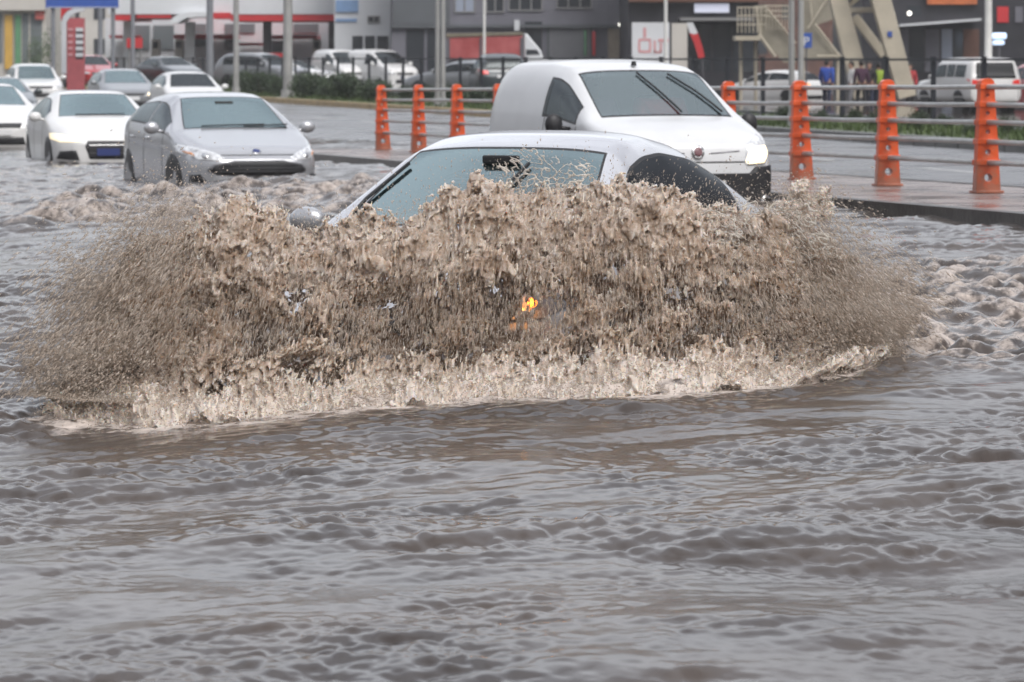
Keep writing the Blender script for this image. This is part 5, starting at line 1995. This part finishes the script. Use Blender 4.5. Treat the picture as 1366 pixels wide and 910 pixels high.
# ---- footbridge: leaning legs, braces and the stair tower
YB = 124
t = empty('footbridge_support', (Wp(1160, YB), YB, -.6), 0, 'pair of leaning beige concrete legs with a cross beam and braces holding the footbridge', 'bridge support')


def beam(p, q, w0, w1, d, Y, t, name, m):
    (a, b), (c, e) = p, q
    A, C = Vector((Wp(a, Y), Y, Hp(b, Y))), Vector((Wp(c, Y), Y, Hp(e, Y)))
    dr = (C - A).normalized()
    nx = Vector((dr.z, 0, -dr.x))
    s = Y / FPX / 2
    return put(MB().prism([A + nx * w0 * s, C + nx * w1 * s, C - nx * w1 * s, A - nx * w0 * s], (0, d, 0)), name, m, t, bevel=.03)


beam((1104, -60), (1152, 130), 22, 26, .7, YB, t, 'leg', m_beige)
beam((1160, -60), (1211, 130), 26, 24, .7, YB - .9, t, 'leg', m_beige)
beam((1126, 14), (1172, 13), 7, 7, .5, YB + .1, t, 'cross_beam', m_beige)
beam((1140, 22), (1180, 74), 12, 12, .4, YB + 1.2, t, 'brace', m_beige)
beam((1176, -30), (1128, 12), 6, 6, .3, YB + .8, t, 'brace', m_beige)
beam((1120, -40), (1150, -30), 60, 60, 2.5, YB + .4, t, 'deck', m_beige)
panel(t, 'small_sign', 1184, 1190, 42, 49, YB - .9, m_blue, .05)

YS = 130
t = empty('stair_tower', (Wp(1040, YS), YS, -.6), 0, 'beige steel footbridge staircase with mesh sides and railings behind the paired poles', 'staircase')
lm = MB()


def bar(a, b, c, d, w, Y=YS, mbx=None):
    A, C = Vector((Wp(a, Y), Y, Hp(b, Y))), Vector((Wp(c, Y), Y, Hp(d, Y)))
    (mbx or lm).cyl(A, C, w * Y / FPX / 2, n=6)


# railing of the landing
for k in range(7): bar(984 + k * 5.2, 10, 984 + k * 5.2, 44, 1.5)
for y_ in (10, 21, 33): bar(983, y_, 1022, y_, 1.6)
for k in range(9): bar(1022 + k * 4.2, 6, 1022 + k * 4.2, 40, 1.3)
for y_ in (8, 15, 22): bar(1020, y_, 1058, y_, 1.6)
put(lm, 'railing', m_beige, t)
put(MB().span((Wp(981, YS), YS - .1, Hp(54, YS)), (Wp(1014, YS), YS + 1.6, Hp(48, YS))), 'landing', m_beige, t)
put(MB().prism([(Wp(a, YS), YS + .2, Hp(b, YS)) for a, b in ((1006, 8), (1020, 6), (1062, 62), (1062, 84), (1046, 84), (1012, 44))], (0, .06, 0)), 'mesh_side', m_beiged, t)
lm = MB()
bar(1012, 46, 1034, 76, 5); bar(1020, 8, 1062, 58, 2.4); bar(1008, 8, 1014, 46, 2.2)
put(lm, 'stringer', m_beige, t)
st = MB()
for k in range(12):
    st.span((Wp(1014 + k * 4, YS), YS + .3, Hp(20 + k * 5.2, YS)), (Wp(1019 + k * 4, YS), YS + 1.5, Hp(18.5 + k * 5.2, YS)))
put(st, 'tread', m_beiged, t)
for a, b in ((990, 54), (1010, 54), (1060, 62)):
    put(MB().cyl((Wp(a, YS), YS + .8, -.75), (Wp(a, YS), YS + .8, Hp(b, YS)), .07), 'column', m_beige, t)
t = empty('stair_tower', (Wp(1100, YS + 4), YS + 4, -.6), 0, 'second beige mesh stair flight with crossed thin braces left of the leaning legs', 'staircase')
put(MB().prism([(Wp(a, YS + 4), YS + 4, Hp(b, YS + 4)) for a, b in ((1070, -10), (1112, -10), (1116, 24), (1088, 34), (1122, 78), (1070, 78))], (0, .06, 0)), 'mesh_side', m_beiged, t)
lm = MB()
bar(1106, -6, 1078, 38, 3.0, YS + 3.8); bar(1087, 32, 1122, 77, 3.0, YS + 3.8); bar(1080, -5, 1084, 30, 2.0, YS + 3.8); bar(1090, 75, 1120, 75, 3, YS + 3.8)
put(lm, 'brace', m_beige, t)
for a in (1072, 1118):
    put(MB().cyl((Wp(a, YS + 4), YS + 4.2, -.75), (Wp(a, YS + 4), YS + 4.2, Hp(70, YS + 4)), .07), 'column', m_beige, t)
t = empty('parking_sign', (Wp(1075, 122), 122, -.5), 0, 'small square blue sign with a white letter just right of the paired poles', 'sign')
put(MB().span((Wp(1068, 122), 122, Hp(64, 122)), (Wp(1083, 122), 122.04, Hp(44, 122))), 'sign_panel', m_blue, t)
put(MB().cyl((Wp(1076, 122), 122.1, -.5), (Wp(1076, 122), 122.1, Hp(46, 122)), .03), 'post', m_dgrey, t)
cu_ = bpy.data.curves.new('letter', 'FONT'); cu_.body = 'P'; cu_.size = .44; cu_.extrude = .005; cu_.align_x = 'CENTER'
tmp_ = bpy.data.objects.new('letter', cu_); col.objects.link(tmp_)
bpy.context.view_layer.update()
me_ = bpy.data.meshes.new_from_object(tmp_.evaluated_get(bpy.context.evaluated_depsgraph_get()))
bpy.data.objects.remove(tmp_)
lo = link('letter', me_, m_wwhite, t)
lo.location = Vector((Wp(1075.5, 122), 121.985, Hp(60.5, 122))) - t.location; lo.rotation_euler = (R(90), 0, 0)

# ---- filling station on the left
YF = 172
t = empty('filling_station', (Wp(300, YF), YF, -.6), 0, 'red and white filling station canopy and shop behind the far poles on the left', 'filling station')
cz0, cz1 = Hp(19, YF), Hp(-22, YF)
put(MB().span((Wp(144, YF), YF, cz0), (Wp(448, YF), YF + 9, cz1)), 'canopy', m_wwhite, t)
put(MB().span((Wp(308, YF), YF + .05, Hp(28, YF)), (Wp(447, YF), YF + 8.9, cz0 - .003)), 'canopy_band', m_redc, t)
put(MB().span((Wp(150, YF), YF + .05, Hp(27, YF)), (Wp(178, YF), YF + 8.9, cz0 - .003)), 'canopy_band', m_redc, t)
put(MB().span((Wp(182, YF), YF + .05, Hp(24, YF)), (Wp(228, YF), YF + 8.9, cz0 - .003)), 'canopy_band', m_redc, t)
# rounded white hood
pts = [(Wp(228, YF), YF - .6, Hp(31, YF))] + [(lerp(Wp(228, YF), Wp(262, YF), 1 - math.cos(a)), YF - .6, lerp(Hp(31, YF), Hp(16, YF), math.sin(a))) for a in np.linspace(.1, math.pi / 2, 9)]
pts += [(Wp(284, YF), YF - .6, Hp(16, YF)), (Wp(284, YF), YF - .6, Hp(22, YF)), (Wp(250, YF), YF - .6, Hp(24, YF)), (Wp(238, YF), YF - .6, Hp(31, YF))]
put(MB().prism(pts, (0, 3, 0)), 'hood', m_wwhite, t)
put(MB().span((Wp(284, YF), YF - .4, Hp(25, YF)), (Wp(308, YF), YF + 3, Hp(17, YF))), 'canopy_band', m_redc, t)
for a, b, mm in ((155, 165, m_wwhite), (239, 252, m_wwhite), (434, 446, m_dgrey), (345, 356, m_dgrey)):
    put(MB().span((Wp(a, YF), YF + 3, -.6), (Wp(b, YF), YF + 3.5, cz0 - .35)), 'column', mm, t)
put(MB().span((Wp(140, YF + 12), YF + 12, -.7), (Wp(448, YF + 12), YF + 22, Hp(24, YF + 12))), 'shop_wall', m_wwhite, t)
for a, b, c, d in ((300, 316, 32, 66), (320, 340, 32, 44), (362, 384, 54, 70), (392, 425, 32, 44), (255, 275, 32, 62), (180, 200, 34, 66), (205, 232, 34, 66)):
    f = MB().span((Wp(a, YF + 12), YF + 11.9, Hp(d, YF + 12)), (Wp(b, YF + 12), YF + 12.02, Hp(c, YF + 12)))
    put(f, 'shop_window', mat('station_window', (.16, .18, .19), .2), t)
for a, b, c, d in ((232, 312, 46, 52), (356, 422, 47, 52), (146, 178, 47, 51), (318, 344, 57, 61)):
    put(MB().span((Wp(a, YF + 8), YF + 8, Hp(d, YF + 8)), (Wp(b, YF + 8), YF + 11.8, Hp(c, YF + 8))), 'red_band', m_redc, t)
put(MB().span((Wp(342, YF - 4), YF - 4, Hp(76, YF - 4)), (Wp(376, YF - 4), YF - 3, Hp(71, YF - 4))), 'red_band', m_redc, t)
for a in (190, 222, 410):
    q = MB().span((Wp(a, YF), YF + 4.2, -.6), (Wp(a + 11, YF), YF + 4.9, Hp(52, YF)))
    p_ = put(q, 'fuel_pump', m_wcream, t, bevel=.05)
    put(MB().span((Wp(a + 2, YF), YF + 4.15, Hp(64, YF)), (Wp(a + 9, YF), YF + 4.21, Hp(55, YF))), 'pump_screen', m_win, p_)
t = empty('station_sign', (Wp(180, 160), 160, -.6), 0, 'small red panel sign on the forecourt right of the grey poles', 'sign')
put(MB().span((Wp(169, 160), 160, Hp(64, 160)), (Wp(190, 160), 160.1, Hp(51, 160))), 'sign_panel', m_redc, t)
for a in (172, 187):
    put(MB().cyl((Wp(a, 160), 160.15, -.6), (Wp(a, 160), 160.15, Hp(52, 160)), .05), 'post', m_steel, t)

# price totem
YT = 146
t = empty('price_totem', (Wp(97, YT), YT, -.6), 0, 'tall red and white fuel price totem with a curved top, left of the grey pole', 'totem')
put(MB().prism([(Wp(a, YT), YT, Hp(b, YT)) for a, b in ((82, 98), (82, 30), (84, 22), (90, 15), (99, 11), (112, 9), (112, 15), (102, 17), (94, 22), (88.5, 30), (88.5, 98))], (0, .4, 0)), 'frame', m_wwhite, t)
put(MB().prism([(Wp(a, YT), YT + .02, Hp(b, YT)) for a, b in ((81, 28), (81, 10), (88, 5), (96, 8), (103, 5), (112, 6), (112, 8.7), (98, 10.6), (89, 14.6), (83.5, 21.5))], (0, .36, 0)), 'crest', m_redc, t)
put(MB().span((Wp(89, YT), YT + .05, -.6), (Wp(112, YT), YT + .35, Hp(24, YT))), 'board', mat('faded_red_board', (.42, .10, .11), .5, var=.1), t)
for k in range(5):
    y_ = 37 + k * 8.4
    b = MB().span((Wp(101, YT), YT, Hp(y_ + 5, YT)), (Wp(111, YT), YT + .06, Hp(y_, YT)))
    q = put(b, 'price_panel', m_wwhite, t)
    put(MB().span((Wp(90.5, YT), YT + .01, Hp(y_ + 4, YT)), (Wp(97, YT), YT + .06, Hp(y_ + .5, YT))), 'grade_panel', m_pink, t)
    put(MB().span((Wp(101, YT), YT + .02, Hp(y_ + 8, YT)), (Wp(111, YT), YT + .06, Hp(y_ + 5.6, YT))), 'dark_strip', m_win, q)

# road sign
YR = 143
t = empty('road_sign', (Wp(110, YR), YR, Hp(11, YR)), 0, 'large blue direction sign hung between the two grey poles over the price totem', 'sign')
put(MB().span((Wp(61, YR), YR, Hp(11, YR)), (Wp(158, YR), YR + .06, Hp(-42, YR))), 'sign_panel', m_blue, t)
bm_ = MB()
for a, b, c, d in ((62.5, 156.5, 9.3, 10.2),):
    bm_.span((Wp(a, YR), YR - .012, Hp(d, YR)), (Wp(b, YR), YR - .002, Hp(c, YR)))
put(bm_, 'border', m_wwhite, t)
for a in (70, 150):
    put(MB().cyl((Wp(a, YR), YR + .2, -.6), (Wp(a, YR), YR + .2, Hp(-40, YR)), .09), 'post', m_poled, t)

# car-wash hall at the left edge
B = building(-70, 62, 182, 6.5, 12, m_wcream, 'pale low hall with yellow and green wall panels at the left edge')
panel(B, 'wall_panel', 7, 17, 20, 92, 182, m_yel, .2)
panel(B, 'wall_panel', 21, 28, 20, 92, 182, m_grn, .2)
for a, b in ((30, 38), (41, 56), (-20, 3)):
    panel(B, 'window', a, b, 18, 84, 182, mat('station_window', (.16, .18, .19), .2), .06)
panel(B, 'sign_board', 48, 59, 11, 26, 182, mat('coral_sign', (.55, .14, .12), .5), .3)
panel(B, 'fascia', -70, 62, -10, 14, 182, m_wcream, .6)

# far row of apartment blocks closing the view
for i, (a, b, Y, h, mm, lab) in enumerate(((-160, 150, 290, 13, m_wcream, 'long pale apartment block far behind the pale hall'), (160, 460, 300, 15, m_wwhite, 'whitish apartment block far behind the filling station'),
                                     (450, 860, 310, 17, m_wgrey, 'grey apartment block far behind the workshop'), (850, 1180, 285, 14, m_wbrown, 'brown apartment block far behind the staircase'), (1170, 1530, 305, 15, m_wgrey2, 'dark apartment block far behind the shop row'))):
    B = building(a, b, Y, h, 14, mm, lab)
    n = 9
    for k in range(n):
        for r_ in range(3):
            px0 = lerp(a, b, (k + .28) / n); px1 = lerp(a, b, (k + .72) / n)
            panel(B, 'window', px0, px1, 52 - r_ * 46, 72 - r_ * 46, Y, m_win, .06)

# ---- red tipper truck
YK = 138
t = empty('tipper_truck', (Wp(655, YK), YK, lz(655, YK)), 0, 'truck with a faded red box body and white sloping cab parked before the workshop', 'truck')
body = MB().prism([(Wp(a, YK), YK, Hp(b, YK)) for a, b in ((596, 50), (697, 47), (697, 79), (600, 80))], (0, 2.3, 0))
put(body, 'box_body', m_redp, t, bevel=.04)
tp = MB().prism([(Wp(a, YK), YK - .04, Hp(b, YK)) for a, b in ((595, 45), (697.5, 43), (697.5, 47.2), (595, 50.2))], (0, 2.38, 0))
put(tp, 'body_rim', mat('khaki_tarp', (.16, .14, .10), .8, var=.2), t, bevel=.03)
for a in (597, 640, 694):
    put(MB().span((Wp(a, YK), YK - .05, Hp(79, YK)), (Wp(a + 3, YK), YK - .005, Hp(50.5, YK))), 'stake', m_dgrey, t)
put(MB().span((Wp(598, YK), YK + .3, Hp(88, YK)), (Wp(722, YK), YK + 2.0, Hp(80.5, YK))), 'chassis', m_dgrey, t)
cb = put(MB().prism([(Wp(a, YK), YK + .05, Hp(b, YK)) for a, b in ((699, 44), (703, 45), (722, 68), (726, 84), (699, 84))], (0, 2.2, 0)), 'cab', m_wwhite, t, bevel=.08)
put(MB().prism([(Wp(a, YK), YK + .02, Hp(b, YK)) for a, b in ((702, 66), (716, 66.5), (720, 72), (702, 73))], (0, .05, 0)), 'window', m_win, cb)
for a in (612, 630, 712):
    w = MB().cyl((Wp(a, YK), YK + .1, lz(655, YK) + .5), (Wp(a, YK), YK + .45, lz(655, YK) + .5), .5, n=20)
    put(w, 'wheel', m_tyre, t, smooth='auto')
put(MB().span((Wp(640, YK), YK - .08, Hp(92, YK)), (Wp(644, YK), YK + .2, Hp(88, YK))), 'tail_lamp', m_tail, t)

# ---- small leafy tree by the pale hall
t = empty('tree', (Wp(46, 168), 168, -.6), 0, 'small green tree in front of the pale hall at the left edge', 'tree')
V, F_ = shrub_meshes(90, .9, 2.2, 1500)
V[:, 2] += .9
me_o = np_mesh('crown', V, F_, mat('tree_leaves', (.04, .08, .03), .6, col2=(.09, .13, .06), vscale=1.5), t, smooth=False)
MB().tube([(0, 0, 0), (.05, 0, .9), (0, .05, 1.9)], [.11, .08, .04], 8).tube([(.04, 0, .8), (.4, .1, 1.6)], [.05, .02], 6).tube([(.04, 0, .9), (-.35, -.1, 1.7)], [.05, .02], 6).build('trunk', m_stem, t)


# ------------------------------------------------------------------ people
def skin_mesh(name, verts, edges, radii, m, parent, root=0, sub=2):
    me = bpy.data.meshes.new(name)
    me.from_pydata(verts, edges, [])
    o = link(name, me, m, parent)
    sk = o.modifiers.new("skin", 'SKIN')
    sk.use_smooth_shade = True
    for i, r in enumerate(radii):
        me.skin_vertices[0].data[i].radius = r if isinstance(r, tuple) else (r, r)
    me.skin_vertices[0].data[root].use_root = True
    s = o.modifiers.new("subsurf", 'SUBSURF')
    s.levels = s.render_levels = sub
    return o


m_skin = mat('skin', (0.42, 0.25, 0.18), 0.6)
m_hair = mat('dark_hair', (0.02, 0.016, 0.014), 0.6)


def person(loc, face, label, top_m, leg_m, stride=.16, seated=False, arms=(.1, -.1), hair=m_hair):
    t = empty('person', loc, face, label, 'person', None if seated else 'people standing behind the dark fence')
    # local frame: x forward, y left
    hz = .92 if not seated else .30
    dz = hz - .92
    sh_ = 1.43 + dz
    V = [(0, 0, hz), (0, 0, 1.15 + dz), (.01, 0, 1.36 + dz), (.015, 0, 1.48 + dz), (.03, 0, 1.56 + dz), (.04, 0, 1.66 + dz), (.03, 0, 1.73 + dz)]
    E = [(0, 1), (1, 2), (2, 3), (3, 4), (4, 5), (5, 6)]
    Rr = [(.15, .12), (.14, .11), (.15, .11), .055, .07, (.085, .078), .06]
    Jv, Je, Jr = [(0, 0, hz - .02), (0, 0, 1.15 + dz), (.01, 0, 1.37 + dz), (.013, 0, 1.46 + dz)], [(0, 1), (1, 2), (2, 3)], [(.175, .145), (.165, .135), (.175, .13), .075]
    Lv, Le, Lr = [(0, 0, hz + .02)], [], [(.15, .12)]
    for s, ar in ((1, arms[0]), (-1, arms[1])):
        b = len(V)
        sw = ar
        V += [(0, s * .18, sh_), (sw * .3 - .02, s * .235, sh_ - .28), (sw + .05, s * .22, sh_ - .53), (sw + .09, s * .21, sh_ - .62)]
        E += [(2, b), (b, b + 1), (b + 1, b + 2), (b + 2, b + 3)]
        Rr += [.065, .048, .036, .04]
        c = len(Jv)
        Jv += [(0, s * .18, sh_), (sw * .3 - .02, s * .238, sh_ - .28), (sw + .045, s * .222, sh_ - .50)]
        Je += [(2, c), (c, c + 1), (c + 1, c + 2)]
        Jr += [.082, .066, .052]
        # hand: four fingers and a thumb, slightly curled
        h = Vector((sw + .09, s * .21, sh_ - .62))
        for k in range(4):
            b2 = len(V)
            V += [(h.x + .025 - k * .016, h.y, h.z - .045), (h.x + .03 - k * .016, h.y - s * .012, h.z - .085 + abs(k - 1) * .006)]
            E += [(b + 3, b2), (b2, b2 + 1)]; Rr += [.011, .008]
        b2 = len(V)
        V += [(h.x + .045, h.y - s * .01, h.z - .02), (h.x + .055, h.y - s * .015, h.z - .05)]
        E += [(b + 3, b2), (b2, b2 + 1)]; Rr += [.012, .009]
        b = len(V)
        st = s * stride
        if seated:
            leg = [(.05, s * .10, hz), (.42, s * .13, hz + .05), (.62, s * .13, hz - .30), (.72, s * .13, hz - .34)]
        else:
            leg = [(0, s * .095, hz - .06), (st * .5 + .02, s * .105, .50), (st - .02, s * .11, .09), (st + .13, s * .125, .04)]
        V += leg
        E += [(0, b), (b, b + 1), (b + 1, b + 2), (b + 2, b + 3)]
        Rr += [.085, .06, .042, .04]
        c = len(Lv)
        Lv += [leg[0], leg[1], (leg[2][0], leg[2][1], leg[2][2] + .02)]
        Le += [(0, c), (c, c + 1), (c + 1, c + 2)]
        Lr += [.105, .078, .062]
    # nose
    b = len(V); V.append((.125, 0, 1.64 + dz)); E.append((5, b)); Rr.append(.014)
    skin_mesh('body', V, E, Rr, m_skin, t)
    skin_mesh('jacket', Jv, Je, Jr, top_m, t)
    skin_mesh('trousers', Lv, Le, Lr, leg_m, t)
    hm = MB().ball((.005, 0, 1.705 + dz), (.10, .09, .085), 14, 9)
    hm.ball((-.035, 0, 1.66 + dz), (.075, .088, .09), 14, 9)
    ho = hm.build('hair', hair, t, smooth=True)
    fe = MB()
    for s in (1, -1):
        fe.ball((.118, s * .032, 1.665 + dz), .010, 8, 6)
    fe.build('eyes', m_seal, t, smooth=True)
    er = MB()
    for s in (1, -1):
        er.ball((.03, s * .085, 1.65 + dz), (.02, .012, .032), 8, 6)
    er.build('ears', m_skin, t, smooth=True)
    MB().ball((.115, 0, 1.605 + dz), (.008, .024, .006), 8, 6).build('mouth', mat('lips', (.28, .09, .08), .5), t, smooth=True)
    return t


c_navy = mat('navy_cloth', (.015, .02, .045), .9)
c_blue = mat('blue_cloth', (.02, .06, .30), .8)
c_black = mat('black_cloth', (.015, .015, .017), .9)
c_plum = mat('plum_cloth', (.05, .02, .04), .9)
c_grey = mat('grey_cloth', (.16, .16, .17), .9)
c_red = mat('red_cloth', (.35, .03, .035), .8)
c_hiv = mat('lime_vest', (.30, .42, .04), .7)
c_white = mat('white_cloth', (.55, .55, .55), .8)
for px, Y, fc, lab, a, b in ((1103, 120, 70, 'person in a bright blue top with dark trousers right of the paired poles', c_blue, c_navy),
                             (1136, 124, 200, 'person in pale grey standing at the foot of the first leaning leg', c_white, c_grey),
                             (1149, 118, 100, 'person in a dark plum jacket between the two leaning legs', c_plum, c_black),
                             (1160, 122, 250, 'person in black beside the plum jacketed one', c_black, c_navy),
                             (1172, 126, 90, 'person in a lime green safety vest against the second leaning leg', c_hiv, c_navy),
                             (1214, 130, 260, 'person in a dark red jacket right of the second leaning leg', c_red, c_black)):
    person(Vector((Wp(px, Y), Y, lz(px, Y) + .004)), R(fc), lab, a, b)

# driver and passenger of the van, seen dimly through the windscreen
az_v = math.atan2(h_van.y, h_van.x)
for s, mm, lab in ((.36, c_red, 'person in a red top at the wheel of the white panel van'), (-.36, c_plum, 'person in a dark top on the passenger side of the white panel van')):
    M = Matrix.Rotation(az_v, 3, 'Z')
    q = VAN_LOC + M @ Vector((.10, s, .42)) * VAN_SC
    person(q, az_v, lab, mm, c_black, seated=True, arms=(.32, .30))
q = main_car.location + Matrix.Rotation(math.atan2(h_main.y, h_main.x), 3, 'Z') @ Vector((-.28, .36, .06))
person(q, math.atan2(h_main.y, h_main.x), 'person in black at the wheel of the splashing silver car', c_black, c_black, seated=True, arms=(.32, .30))

# ------------------------------------------------------------------ damp air
hz_ = bpy.data.materials.new('damp_air'); hz_.use_nodes = True
nt = hz_.node_tree; nt.nodes.remove(nt.nodes["Principled BSDF"])
pv = nt.nodes.new("ShaderNodeVolumePrincipled")
pv.inputs['Color'].default_value = (.92, .93, .95, 1)
pv.inputs['Density'].default_value = .0004
nt.links.new(pv.outputs[0], nt.nodes["Material Output"].inputs['Volume'])
tag(MB().span((-2600, -80, GROUND_Z - 1.0), (2600, 2600, 24)).build('haze', hz_), kind='stuff')
